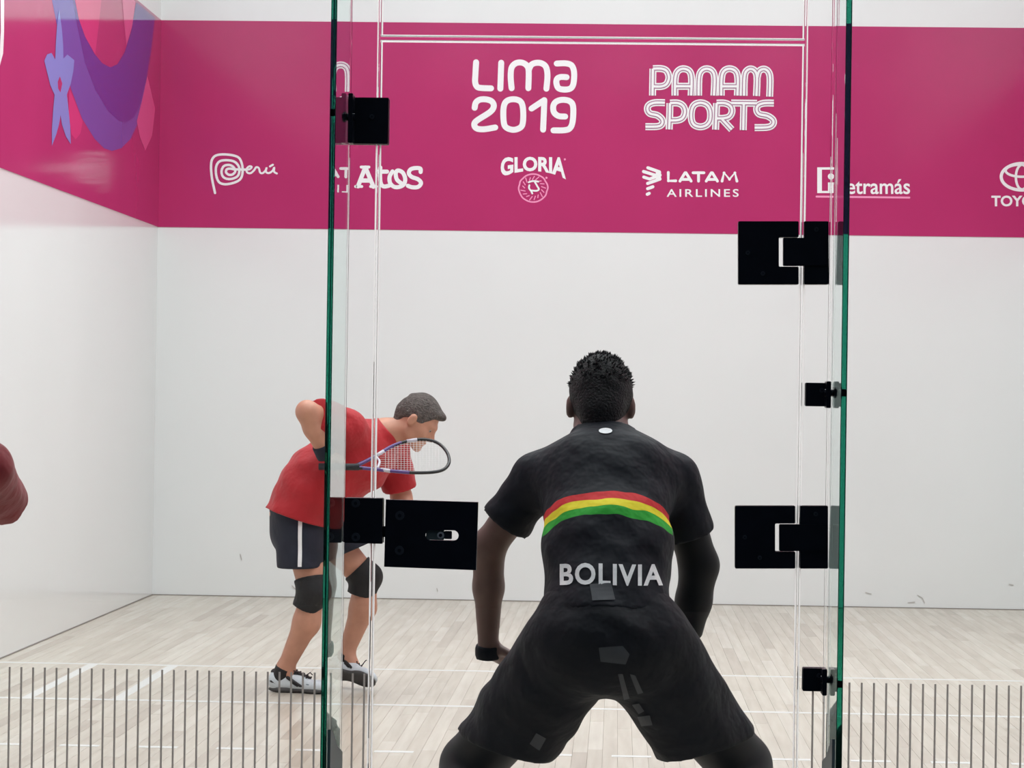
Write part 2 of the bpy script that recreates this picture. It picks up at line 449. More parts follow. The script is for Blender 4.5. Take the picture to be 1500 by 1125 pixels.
# spiral mark and script
strokes('lettering', [[(800, 445), (700, 442), (620, 440), (545, 428), (490, 440), (476, 490), (525, 532), (590, 524), (632, 470), (600, 400), (530, 366), (440, 385), (400, 470), (422, 560), (500, 602), (605, 592), (685, 535), (697, 410), (625, 315), (500, 286), (368, 305), (308, 400), (312, 550), (362, 660), (470, 692), (620, 662), (722, 598), (756, 480), (740, 335), (675, 232), (500, 190), (322, 200), (242, 270), (222, 400), (240, 600), (290, 840)]], 290, 210, 11.54, 3.5, W1, M_white)
strokes('lettering', [[(800, 445), (870, 440), (910, 402), (872, 388), (825, 432), (832, 490), (890, 505), (950, 455), (985, 405), (1030, 420), (1050, 490), (1090, 505), (1140, 465), (1162, 410), (1150, 480), (1200, 503), (1262, 465), (1290, 410), (1288, 480), (1335, 510)], [(1218, 390), (1268, 362)]], 290, 210, 11.54, 2.9, W1, M_white)
# round-serif wordmark
strokes('lettering', [[(345, 480), (450, 205)], [(455, 205), (570, 485)], [(395, 395), (535, 395)]], 490, 225, 10, 6.2, W1, M_white, False)
strokes('lettering', [[(310, 482), (400, 482)], [(530, 482), (615, 482)], [(392, 198), (505, 198)]], 490, 225, 10, 4.2, W1, M_white, False)
strokes('lettering', [[(672, 205), (668, 330), (680, 440), (725, 482), (800, 470)], [(630, 265), (770, 265)],
    [(850, 262), (808, 340), (815, 430), (870, 485), (945, 490), (1015, 452), (1036, 370), (1000, 280), (930, 248), (898, 290), (915, 380), (985, 440)],
    [(1262, 270), (1258, 222), (1190, 212), (1115, 232), (1090, 288), (1130, 340), (1225, 378), (1268, 432), (1225, 488), (1140, 494), (1075, 472)]], 490, 225, 10, 6.0, W1, M_white)
# arched wordmark with round seal
def arch(a, b):
    bot = 251+ (262-251)*abs(2*a-.95)**2.2; top = 230.5 - .8*math.sin(a*3.14)
    return 733.5+95.5*a, bot+(top-bot)*b
flat_text('lettering', 'GLORIA', 0, 0, 1, 1, W1, M_white, wf, bold=.038, spacing=1.0, warp=arch)
F = Flat(); F.stroke([(781+21*math.cos(t*math.pi/12)*(1+.025*math.cos(t*2.7)), 275.5+20.5*math.sin(t*math.pi/12)) for t in range(24)], 2.2, closed=True)
for t in range(17):
    a = t*2*math.pi/17+.2; r0, r1 = 12.5, 17.0+1.5*math.sin(t*2.1)
    F.stroke([(781+r0*math.cos(a), 275.5+r0*math.sin(a)), (781+r1*math.cos(a+.18), 275.5+r1*math.sin(a+.18))], 1.5, smooth=False)
F.disc((827.5, 233.5), 1.6); F.disc((800.5, 260.5), 1.6)
F.build('seal', W1, M_pale, wf)
strokes('seal', [[(630, 600), (700, 580), (790, 590)], [(735, 600), (770, 660), (800, 720), (760, 745), (680, 740)], [(640, 650), (635, 700), (670, 750), (690, 790)]], 720, 215, 11.54, 2.6, W2, M_white)
# airline wordmark
strokes('lettering', [[(432, 200), (432, 308), (528, 308)], [(582, 312), (648, 204), (660, 204), (726, 312)], [(612, 290), (696, 290)], [(752, 204), (892, 204)], [(822, 204), (822, 312)],
    [(922, 312), (988, 204), (1000, 204), (1066, 312)], [(952, 290), (1036, 290)], [(1126, 312), (1152, 206), (1222, 288), (1292, 206), (1318, 312)]], 930, 230, 8.82, 4.1, W1, M_white, False)
flat_text('lettering', 'AIRLINES', 976.5, 277, 1082, 288.5, W1, M_white, wf, bold=.012, spacing=1.3)
strokes('emblem', [[(168, 140), (315, 192)], [(112, 188), (270, 238)], [(115, 260), (190, 285), (325, 235)], [(165, 342), (325, 285)], [(165, 410), (232, 385)], [(160, 482), (185, 470)], [(318, 195), (318, 285)], [(290, 200), (290, 285)]], 930, 230, 8.82, 4.6, W1, M_white, False)
# square initial, small word and underline
F = Flat()
for P in ([(80, 118), (112, 118), (112, 295), (80, 295)], [(80, 118), (235, 118), (235, 134), (80, 134)], [(80, 280), (192, 280), (192, 295), (80, 295)], [(154, 222), (192, 222), (192, 290), (154, 290)], [(218, 130), (235, 130), (235, 235), (218, 235)], [(192, 222), (235, 222), (235, 237), (192, 237)]):
    F.poly([(1180+x/4.69, 220+y/4.69) for x, y in P])
F.disc((1180+174/4.69, 220+181/4.69), 4.6)
F.build('emblem', W1, M_white, wf)
flat_text('lettering', 'etramás', 1240, 262.5, 1333, 284.5, W1, M_white, wf, bold=.014)
F = Flat(); F.stroke([(1196, 288), (1332, 289.5)], 2.8, smooth=False); F.build('underline', W1, M_pale, wf)
# oval emblem at the right end
F = Flat()
def oval(cx, cy, rx, ry, wd): F.stroke([(cx+rx*math.cos(t*math.pi/12), cy+ry*math.sin(t*math.pi/12)) for t in range(24)], wd, closed=True)
oval(1497, 259, 30.5, 19.5, 4.6); oval(1497, 259.5, 9, 18, 3.6); oval(1497, 250, 24, 9, 3.6)
F.build('emblem', W1, M_white, wf)
flat_text('lettering', 'TOYOTA', 1452, 286.5, 1543, 302.5, W1, M_white, wf, bold=.03)

F = Flat()
for P in ([(1344, 872), (1351, 876), (1354, 883)], [(1330, 883), (1340, 882)], [(1268, 868), (1276, 870)], [(428, 858), (436, 866), (434, 872)], [(449, 863), (455, 869)], [(1478, 856), (1484, 857)], [(352, 812), (354, 820)], [(640, 862), (641, 866)]):
    F.stroke(P, 1.3, smooth=False)
F.build('scuff_mark', W1, M_scuff, wf)

# ------------------------------------------------------------------ print on the left wall
def L_(k): return lambda x, y: at_x(x, y, -3.0458+.0003*k)
def poly(name, pts, k, m, sm=False):
    p = [(x*.2311, y*.2311) for x, y in pts]
    if sm: p = catmull(p, 5, True)
    f = L_(k); tri = tessellate_polygon([[Vector((q[0], q[1], 0)) for q in p]])
    return link(name, pymesh(name, [f(*q) for q in p], [tuple(t) for t in tri]), m, wl)
inner = [(862, 20), (832, 200), (792, 330), (745, 408), (700, 428), (650, 402), (600, 342), (540, 232), (500, 120), (474, -10), (455, -160)]
poly('graphic', [(318, -160), (330, 0), (350, 100), (398, 350), (450, 560), (520, 750), (600, 880), (660, 940), (710, 957), (770, 940), (830, 880), (875, 780), (930, 500), (962, 300), (982, 112), (870, 18)] + inner[0:], 1, M_violet)
poly('graphic', [(440, -160), (462, 0), (492, 170), (540, 400), (605, 570), (685, 705), (755, 768), (800, 777), (850, 745), (885, 670), (930, 490), (962, 300), (982, 112), (870, 18)] + inner[0:], 2, M_purple)
poly('graphic', [(455, -160), (474, -10), (500, 120), (540, 232), (604, 345), (622, 200), (645, -10), (650, -150)], 3, M_rose2)
poly('graphic', [(770, -70), (785, 120), (802, 290), (838, 170), (860, 12)], 3, M_rose)
poly('graphic', [(935, 480), (984, 690), (965, 860), (922, 955), (888, 870), (868, 770), (900, 640)], 3, M_rose)
poly('graphic', [(440, 560), (525, 770), (512, 845), (480, 885), (452, 850), (436, 700)], 3, M_rose2)
poly('graphic', [(375, 60), (393, 180), (401, 280), (403, 372), (428, 346), (472, 382), (466, 450), (450, 530), (425, 600), (436, 700), (446, 800), (450, 915), (420, 868), (394, 790), (385, 730), (375, 790), (356, 858), (330, 925), (330, 820), (338, 700), (347, 602), (320, 540), (300, 460), (282, 385), (300, 345), (328, 336), (351, 378), (355, 280), (362, 170)], 5, M_blue)
poly('graphic', [(381, 484), (396, 530), (384, 586), (370, 562), (367, 520)], 6, M_pink)
poly('graphic', [(5, -60), (28, -60), (27, 200), (21, 340), (0, 418), (-60, 520), (-60, 430), (0, 330), (6, 200)], 3, M_white)

# ------------------------------------------------------------------ the glass back wall
wb = empty('wall_back', (0, GY0, 0), kind='structure')
GX = lambda px, py=560: at(px, py, GY1)[0]
XJL, XJR = GX(510, 300), GX(1213, 600)        # joints at the fins
XDL0, XDL1 = GX(547.8), GX(550.0)             # gap beside the lock
XDR0, XDR1 = GX(1171.9), GX(1174.1)           # gap at the hinges
ZT0, ZT1 = at(860, 61, GY1)[2], at(860, 55.5, GY1)[2]
def pane(name, x0, x1, z0, z1, parent):
    e = .001
    v = []
    for y, i in ((GY0, 0), (GY0-.0015, 1), (GY1+.0015, 1), (GY1, 0)):
        j = 0 if i else e
        v += [(x0+j, y, z0+j), (x1-j, y, z0+j), (x1-j, y, z1-j), (x0+j, y, z1-j)]
    f = [(0, 1, 2, 3), (15, 14, 13, 12)]; mi = [0, 0]
    for r in range(3):
        for k in range(4):
            f.append((4*r+k, 4*r+4+k, 4*r+4+(k+1) % 4, 4*r+(k+1) % 4)); mi.append(1 if k in (0, 2) else 0)
    bm = bmesh.new(); bv = [bm.verts.new(p) for p in v]
    for q, i in zip(f, mi): bm.faces.new([bv[a] for a in q]).material_index = i
    bmesh.ops.recalc_face_normals(bm, faces=bm.faces)
    me = bpy.data.meshes.new(name); bm.to_mesh(me); bm.free()
    o = link(name, me, [M_glass, M_edge], parent); o.matrix_parent_inverse = parent.matrix_basis.inverted(); return o
G = .001
p_left = pane('glass_panel', -3.05, XJL-G, 0, 5.6, wb)
p_lside = pane('glass_panel', XJL+G, XDL0, 0, 5.6, wb)
p_trans = pane('glass_panel', XDL1, XDR0, ZT1, 5.6, wb)
p_rside = pane('glass_panel', XDR1, XJR-G, 0, 5.6, wb)
p_right = pane('glass_panel', XJR+G, 3.05, 0, 5.6, wb)
door = empty('door_1', (XDR0, GY0, 0), kind='structure')
p_door = pane('glass_panel', XDL1, XDR0, .012, ZT0, door)
# vertical grey marking stripes
ZB = at(200, 981, GY1)[2]
YS = GY0+.0006                                 # film on the court side of the glass
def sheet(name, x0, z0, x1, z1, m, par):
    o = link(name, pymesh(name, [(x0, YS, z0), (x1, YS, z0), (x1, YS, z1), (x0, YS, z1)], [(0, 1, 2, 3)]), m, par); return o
SW = .0042
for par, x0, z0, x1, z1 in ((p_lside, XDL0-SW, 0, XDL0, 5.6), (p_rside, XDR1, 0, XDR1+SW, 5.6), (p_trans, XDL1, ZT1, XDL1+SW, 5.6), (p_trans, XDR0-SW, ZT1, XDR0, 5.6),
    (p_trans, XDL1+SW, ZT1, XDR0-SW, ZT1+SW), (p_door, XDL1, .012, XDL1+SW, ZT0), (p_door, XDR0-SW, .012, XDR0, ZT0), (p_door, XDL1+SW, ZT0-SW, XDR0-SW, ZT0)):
    sheet('edge_glint', x0, z0, x1, z1, M_strip, par)  # added white strips, standing in for the bright gleam of the glass edges
smesh = pymesh('stripe', [(-.0021, YS, .25), (.0021, YS, .25), (.0021, YS, ZB), (-.0021, YS, ZB)], [(0, 1, 2, 3)]); smesh.materials.append(M_stripe)
def stripe(px, py, par):
    o = bpy.data.objects.new('stripe', smesh); COL.objects.link(o); o.parent = par
    o.location = (at(px, py, GY1)[0], 0, 0)
for k in range(-40, 29):
    px = 12.5+17.22*k
    if px < 500: stripe(px, 1000, p_left)
for px in (516, 533): stripe(px, 1000, p_lside)
for px in (1191, 1207.5): stripe(px, 1030, p_rside)
for k in range(50): stripe(1244.5+18.0*k, 1030, p_right)

# fins: upright glass plates set square to the wall, on the camera's side
FD = .295
def fin(pxn, label, skew):
    xc = at(pxn, 560, GY1-FD)[0]
    v, q = boxv((xc-.006, GY1-FD, 0), (xc+.006, GY1-.0015, 5.6))
    v = [(x+(skew if y > GY1-.01 else 0), y, z) for x, y, z in v]     # set a hair out of square
    bm = bmesh.new(); bm.from_mesh(pymesh('f', v, q)); bmesh.ops.bevel(bm, geom=[e for e in bm.edges if abs(e.verts[0].co.z-e.verts[1].co.z) > 1], offset=.0012, segments=1, affect='EDGES')
    me = bpy.data.meshes.new('glass_fin'); bm.to_mesh(me); bm.free()
    return thing(link('glass_fin', me, M_fin), label, 'glass fin', 'upright fins of the glass wall'), xc
finL, XFL = fin(481.5, 'tall green-edged glass fin left of the door, in front of the player in red', -.0021)
finR, XFR = fin(1236.5, 'tall green-edged glass fin right of the door, beside the two hinges', .0035)
XJ = (XFL, XFR)

# fittings: black plates on the outer face of the glass
PT = .012
def rect(x0, y0, x1, y1): return [(GXZ(x0, y0)), (GXZ(x1, y0)), (GXZ(x1, y1)), (GXZ(x0, y1))]
def GXZ(px, py): p = at(px, py, GY1-PT); return (p[0], p[2])
Yo = GY1-.0003; Yf = GY1-PT
def inner_plate(pts, par): return prism('inner_plate', pts, GY0+.0003, GY0+.012, M_black, par, .0015)
def screw(px, py, par, r=.0085, m=None):
    x, z = GXZ(px, py)
    o = cyl('screw', (x, Yf-.0012, z), (0, 1, 0), r, .004, m or M_black2, par, 20, )
    d = cyl('socket', (x, Yf-.0035, z), (0, 1, 0), r*.45, .0012, M_black, o, 6)
    return o
def hinge(x0, y0, y1, xg0, xg1, yk0, yk1, xs, x2, label):
    h = thing(empty('door_hinge'), label, 'hinge', 'door hinges')
    leaf = [GXZ(x0, y0), GXZ(xg0, y0), GXZ(xg0, yk0), GXZ(xs-6, yk0), GXZ(xs-6, yk1), GXZ(xg0, yk1), GXZ(xg0, y1), GXZ(x0, y1)]
    prism('door_leaf', leaf, Yo, Yf, M_black, h, .0012); inner_plate(leaf, h)
    fix = [GXZ(xg1, y0), GXZ(x2, y0), GXZ(x2, y1), GXZ(xg1, y1)]
    prism('fixed_leaf', fix, Yo, Yf, M_black, h, .0012); inner_plate(fix, h)
    kn = [GXZ(xs, yk0+1), GXZ(x2-3, yk0+1), GXZ(x2-3, yk1-1), GXZ(xs, yk1-1)]
    prism('knuckle', kn, Yf+.0125, Yf-.006, M_black, h, .0012)
    for q in ((x0+14, (y0+y1)/2), (x0+36, y1-16), (x2-18, y0+12)): screw(*q, h, .0045)
    return h
hinge(1081.5, 324, 416.5, 1170, 1178, 347.5, 390.5, 1147, 1214, 'upper black door hinge, overlapping the bottom edge of the pink band')
hinge(1077, 741, 833, 1165, 1172, 767, 808, 1141.5, 1213, 'lower black door hinge, right of the crouching player in black')
# lock
lock = empty('lock_case', (0, 0, 0), door); lock.matrix_parent_inverse = door.matrix_basis.inverted()
lk = [GXZ(565.5, 731.5), GXZ(700.5, 735.5), GXZ(697.5, 835), GXZ(563, 830)]
def slot_plate(name, pts, sx0, sx1, sy, sr, y0, y1, m, par):       # plate with a round-ended slot through it
    bm = bmesh.new(); outer = [bm.verts.new((p[0], y0, p[1])) for p in pts]
    for i in range(4): bm.edges.new((outer[i], outer[(i+1) % 4]))
    n = 12; sl = []
    for k in range(n+1): a = math.pi/2+math.pi*k/n; sl.append((sx0+sr*math.cos(a), sy+sr*math.sin(a)))
    for k in range(n+1): a = -math.pi/2+math.pi*k/n; sl.append((sx1+sr*math.cos(a), sy+sr*math.sin(a)))
    sv = [bm.verts.new((p[0], y0, p[1])) for p in sl]
    for i in range(len(sv)): bm.edges.new((sv[i], sv[(i+1) % len(sv)]))
    bmesh.ops.triangle_fill(bm, edges=list(bm.edges), use_beauty=True)
    r = bmesh.ops.extrude_face_region(bm, geom=list(bm.faces))
    for g in r['geom']:
        if isinstance(g, bmesh.types.BMVert): g.co.y = y1
    bmesh.ops.recalc_face_normals(bm, faces=bm.faces)
    me = bpy.data.meshes.new(name); bm.to_mesh(me); bm.free(); return link(name, me, m, par)
a_, b_ = GXZ(630.5, 783.5), GXZ(664.5, 784.5)
sr = (GXZ(640, 776.5)[1]-GXZ(640, 791.5)[1])/2
slot_plate('plate', lk, a_[0], b_[0], (a_[1]+b_[1])/2, sr, Yo, Yf-.006, M_black, lock)
lock['label'] = 'black rectangular lock case with a round-ended slot'
xm = (GXZ(645.5, 784)); 
box('slot_plate', (a_[0]-sr*.9, Yf+.006, a_[1]-sr), ((a_[0]+b_[0])/2+.004, Yf+.009, a_[1]+sr), M_dark_steel, lock, bevel=.001)
box('slot_plate', ((a_[0]+b_[0])/2+.004, Yf+.006, a_[1]-sr*.8), (b_[0]-.004, Yf+.008, a_[1]+sr*.8), M_black2, lock, bevel=.001)
cyl('cylinder', (xm[0], Yf+.003, xm[1]), (0, 1, 0), .0072, .012, M_steel, lock, 20)
cyl('key_hole', (xm[0], Yf-.0036, xm[1]), (0, 1, 0), .0036, .002, M_black, lock, 16)
Yf_keep = Yf; Yf = Yf-.006
for q in ((586, 755), (585.5, 806)): screw(*q, lock, .0095)
Yf = Yf_keep
# strike on the side panel
st = thing(empty('lock_strike'), 'black square strike plate left of the lock case, across from the door edge', 'strike plate')
stp = [(XFL+.0065, GXZ(508, 729)[1]), GXZ(561, 730), GXZ(560.5, 796.5), (XFL+.0065, GXZ(508, 795)[1])]
prism('plate', stp, Yo, Yf-.006, M_black, st, .0012); inner_plate(stp, st)
Yf = Yf-.006
for q in ((521.5, 737), (521.5, 786.5)): screw(*q, st, .0088)
Yf = Yf_keep
bp_ = rect(557, 771, 568, 787); prism('bolt', bp_, Yo+.0002, Yo-.004, M_black, st)
# clamps that tie the fins to the panels
def clamp(side, xo, y0, y1, label, drip=False):
    c = thing(empty('fin_clamp'), label, 'clamp', 'clamps on the glass fins')
    X = XJ[side]; s = 1 if side == 0 else -1
    z0, z1 = GXZ(xo, y1)[1], GXZ(xo, y0)[1]
    xs = sorted((X+s*.0065, GXZ(xo, (y0+y1)/2)[0]))
    prism('plate', [(xs[0], z0), (xs[1], z0), (xs[1], z1), (xs[0], z1)], Yo, Yf, M_black, c, .0012)
    inner_plate([(xs[0], z0), (xs[1], z0), (xs[1], z1), (xs[0], z1)], c)
    x2 = sorted((X+s*.0065, X+s*.016))
    box('wing', (x2[0], Yf-.05, z0-.003), (x2[1], Yf-.0003, z1+.003), M_black, c, bevel=.001)
    zc = (z0+z1)/2+.004
    cyl('bolt', (X, Yf-.03, zc), (1, 0, 0), .0075, .036, M_black, c, 16)
    cyl('bolt_head', (X-s*.012, Yf-.03, zc), (1, 0, 0), .011, .008, M_black, c, 6)
    screw(xo-s*24, (y0+y1)/2-6, c, .005)
    return c
clamp(0, 569, 143, 211, 'black clamp plate high on the left glass fin, over the pink band')
clamp(1, 1180, 560.5, 595, 'small black clamp plate halfway up the right glass fin, between the hinges')
clamp(1, 1176, 978.5, 1012.5, 'small black clamp plate low on the right glass fin, against the wood floor')
# sloping shoes at the foot of each fin
def shoe_plate(side, label):
    X = XJ[side]; s = 1 if side == 0 else -1
    zt = 1.344-(1078-587)/745
    ys = [(GY1-FD+.015, zt), (GY1-FD+.05, zt-.005), (GY1-FD+.15, zt-.05), (GY1-.04, zt-.075), (GY1-.03, .03), (GY1-FD+.015, .03)]
    t = thing(empty('fin_shoe'), label, 'bracket', 'brackets at the foot of the glass fins')
    for q, nm in ((s, 'cheek_plate'),):
        bm = bmesh.new(); f = bm.faces.new([bm.verts.new((X+q*.0065, y, z)) for y, z in ys])
        r = bmesh.ops.extrude_face_region(bm, geom=[f])
        for g in r['geom']:
            if isinstance(g, bmesh.types.BMVert): g.co.x = X+q*.0125
        bmesh.ops.recalc_face_normals(bm, faces=bm.faces)
        me = bpy.data.meshes.new(nm); bm.to_mesh(me); bm.free(); link(nm, me, M_dark_steel, t)
    return t
shoe_plate(0, 'dark sloping bracket at the foot of the left glass fin')
shoe_plate(1, 'dark sloping bracket at the foot of the right glass fin')

# ------------------------------------------------------------------ people
M_skin = mat('skin', (190, 136, 112), .5, noise=.08, nscale=25, bump=.05, bscale=150)
M_skin2 = mat('brown_skin', (112, 84, 76), .5, noise=.1, nscale=25, bump=.05, bscale=150)
M_red = mat('red_jersey', (168, 12, 26), .75, noise=.08, nscale=9, bump=.9, bscale=10, sheen=.1)
M_red_shade = mat('shaded_red_jersey', (122, 10, 24), .75, noise=.1, nscale=9, bump=.8, bscale=10, sheen=.1)  # the red jersey with shade put into its colour, for the less lit teammate
M_navy = mat('navy_shorts', (14, 20, 38), .75, noise=.15, nscale=12, bump=.3, bscale=18)
M_blk = mat('black_cloth', (5, 10, 20), .7, spec=.3, noise=.2, nscale=8, bump=.9, bscale=11)
M_leg = mat('black_legging', (10, 12, 16), .55, spec=.3, noise=.2, nscale=10)
M_knee = mat('black_neoprene', (18, 17, 19), .7, noise=.15, nscale=30, bump=.2, bscale=60)
M_hairg = mat('greying_brown_hair', (88, 80, 76), .7, noise=.45, nscale=60, bump=.8, bscale=140)
M_hairb = mat('black_hair', (11, 10, 12), .6, spec=.25, noise=.3, nscale=60, bump=.6, bscale=160)
M_eye = mat('eye_white', (150, 138, 130), .3); M_iris = mat('iris', (50, 40, 32), .15)
M_lip = mat('lip', (165, 92, 84), .5)
M_silver = mat('silver_print', (242, 247, 250), .35, noise=.18, nscale=30)
M_dull = mat('dull_grey_print', (62, 66, 72), .6)
M_shoe = mat('shoe_white', (205, 212, 218), .5, noise=.08, nscale=40)
M_shoe_b = mat('shoe_black', (24, 18, 20), .6); M_sole = mat('shoe_sole', (70, 68, 68), .7)
M_shoe_g = mat('shoe_grey', (120, 132, 142), .5)

def jersey_stripes():
    """black jersey with red, yellow and green hoops, laid out along the spine of the wearer"""
    m = M_blk.copy(); m.name = 'hooped_jersey'; nt = m.node_tree; b = nt.nodes['Principled BSDF']; L = nt.links.new
    tc = nt.nodes.new('ShaderNodeNewGeometry'); sub = nt.nodes.new('ShaderNodeVectorMath'); sub.operation = 'SUBTRACT'
    sub.inputs[1].default_value = tuple(HOOP_O); L(tc.outputs['Position'], sub.inputs[0])
    dt = nt.nodes.new('ShaderNodeVectorMath'); dt.operation = 'DOT_PRODUCT'; dt.inputs[1].default_value = tuple(HOOP_N); L(sub.outputs[0], dt.inputs[0])
    sx = nt.nodes.new('ShaderNodeSeparateXYZ'); L(sub.outputs[0], sx.inputs[0])
    p2 = nt.nodes.new('ShaderNodeMath'); p2.operation = 'MULTIPLY'; L(sx.outputs[0], p2.inputs[0]); L(sx.outputs[0], p2.inputs[1])
    cur = nt.nodes.new('ShaderNodeMath'); cur.operation = 'MULTIPLY_ADD'; cur.inputs[1].default_value = HOOP_C; L(p2.outputs[0], cur.inputs[0])
    nz = nt.nodes.new('ShaderNodeTexNoise'); nz.inputs['Scale'].default_value = 13; nz.inputs['Detail'].default_value = 1; L(tc.outputs['Position'], nz.inputs['Vector'])
    wv = nt.nodes.new('ShaderNodeMath'); wv.operation = 'MULTIPLY_ADD'; wv.inputs[1].default_value = .03; L(nz.outputs[0], wv.inputs[0])
    of = nt.nodes.new('ShaderNodeMath'); of.operation = 'SUBTRACT'; of.inputs[1].default_value = .015; L(dt.outputs['Value'], of.inputs[0]); L(of.outputs[0], wv.inputs[2]); L(wv.outputs[0], cur.inputs[2])
    mr = nt.nodes.new('ShaderNodeMapRange'); mr.inputs[1].default_value = 0; mr.inputs[2].default_value = HOOP_W; L(cur.outputs[0], mr.inputs[0])
    r = nt.nodes.new('ShaderNodeValToRGB'); r.color_ramp.interpolation = 'CONSTANT'; e = r.color_ramp.elements
    k = lin((6, 12, 24))
    e[0].position = 0; e[0].color = (*k, 1); e[1].position = .999; e[1].color = (*k, 1)
    for p_, c in ((.02, (40, 165, 48)), (.35, (238, 222, 40)), (.67, (205, 40, 44))):
        q = e.new(p_); q.color = (*lin(c), 1)
    L(mr.outputs[0], r.inputs[0])
    # sleeves and sides stay black
    ab = nt.nodes.new('ShaderNodeMath'); ab.operation = 'ABSOLUTE'; L(sx.outputs[0], ab.inputs[0])
    lt = nt.nodes.new('ShaderNodeMath'); lt.operation = 'LESS_THAN'; lt.inputs[1].default_value = HOOP_X; L(ab.outputs[0], lt.inputs[0])
    mx = nt.nodes.new('ShaderNodeMix'); mx.data_type = 'RGBA'; L(lt.outputs[0], mx.inputs[0]); mx.inputs[6].default_value = (*k, 1); L(r.outputs[0], mx.inputs[7])
    for l in list(b.inputs['Base Color'].links): nt.links.remove(l)
    L(mx.outputs[2], b.inputs['Base Color']); return m

def head(S, c, fwd, up, sc=1.0):
    Rm = frame(fwd, up); c = np.array(c, float)
    P = lambda x, y, z: c+Rm@np.array([x, y, z])*sc
    S.ell(P(-.012, 0, .032), np.array([.098, .077, .098])*sc, .02, Rm)
    S.ell(P(.028, 0, -.03), np.array([.064, .062, .082])*sc, .03, Rm)
    for s in (-1, 1):
        S.cone(P(-.005, s*.048, -.062), P(.068, s*.014, -.1), .024*sc, .019*sc, .02)
        S.cone(P(.074, s*.036, .02), P(.088, s*.01, .022), .013*sc, .012*sc, .015)
        S.ell(P(.06, s*.04, -.03), np.array([.026, .022, .024])*sc, .02, Rm)
        S.ell(P(-.012, s*.084, -.008), np.array([.021, .013, .034])*sc, .008, Rm)
        S.ell(P(-.002, s*.096, -.006), np.array([.010, .007, .02])*sc, .006, Rm, sub=True)
        S.ell(P(.096, s*.032, .0), np.array([.012, .016, .011])*sc, .012, Rm, sub=True)
    S.ell(P(.075, 0, -.104), np.array([.02, .022, .018])*sc, .015, Rm)
    S.cone(P(.088, 0, .008), P(.112, 0, -.032), .010*sc, .013*sc, .010)
    S.ell(P(.1, 0, -.038), np.array([.014, .018, .010])*sc, .006, Rm)
    S.ell(P(.088, 0, -.061), np.array([.012, .024, .007])*sc, .005, Rm); S.ell(P(.086, 0, -.074), np.array([.012, .021, .008])*sc, .005, Rm)
    return P, Rm
def eyes(P, sc, par):
    for s in (-1, 1):
        bm = bmesh.new(); bmesh.ops.create_uvsphere(bm, u_segments=16, v_segments=10, radius=.0125*sc); bm.transform(Matrix.Translation(Vector(P(.0735, s*.032, .0))))
        me = bpy.data.meshes.new('eye'); bm.to_mesh(me); bm.free(); e = link('eye', me, M_eye, par)
        bm = bmesh.new(); bmesh.ops.create_uvsphere(bm, u_segments=12, v_segments=8, radius=.0062*sc); bm.transform(Matrix.Translation(Vector(P(.081, s*.0325, -.001))))
        me = bpy.data.meshes.new('iris'); bm.to_mesh(me); bm.free(); link('iris', me, M_iris, e)
def hand(S, wrist, dirn, palm_n, sc=1.0, curl=(1.0, 1.0, 1.0, 1.0), thumb_side=1):
    """palm, five fingers; dirn = towards the fingers, palm_n = out of the palm, thumb on the side thumb_side*(dirn x palm_n)"""
    d = nrm(dirn); n = nrm(np.array(palm_n)-d*np.dot(palm_n, d)); t = np.cross(d, n)*thumb_side
    w_ = np.array(wrist, float)
    S.cone(w_, w_+d*.02*sc, .024*sc, .026*sc, .015, flat=(t, 1.15))
    S.ell(w_+d*.055*sc, np.array([.05, .041, .017])*sc, .012, np.stack([d, t, n], 1))
    for i, (off, ln) in enumerate(((.030, .072), (.010, .080), (-.010, .075), (-.029, .060))):
        b = w_+d*(.092-.004*abs(i-1))*sc+t*off*sc; ang = .15; L = ln*sc
        p = b
        for k, fr in enumerate((.45, .32, .23)):
            ang += curl[i]*(.55, .85, .6)[k]
            q = p+(d*math.cos(ang)+n*math.sin(ang))*L*fr
            S.cone(p, q, (.0095-.0008*k)*sc, (.0088-.0008*k)*sc, .004); p = q
    b = w_+d*.03*sc+t*.032*sc+n*.006*sc
    p1 = b+(t*.6+d*.6+n*.35)*.04*sc; p2 = p1+(d*.75+n*.55+t*.05)*.032*sc; p3 = p2+(d*.6+n*.75-t*.2)*.026*sc
    S.cone(b, p1, .014*sc, .0105*sc, .008); S.cone(p1, p2, .0105*sc, .0095*sc, .004); S.cone(p2, p3, .0095*sc, .008*sc, .004)
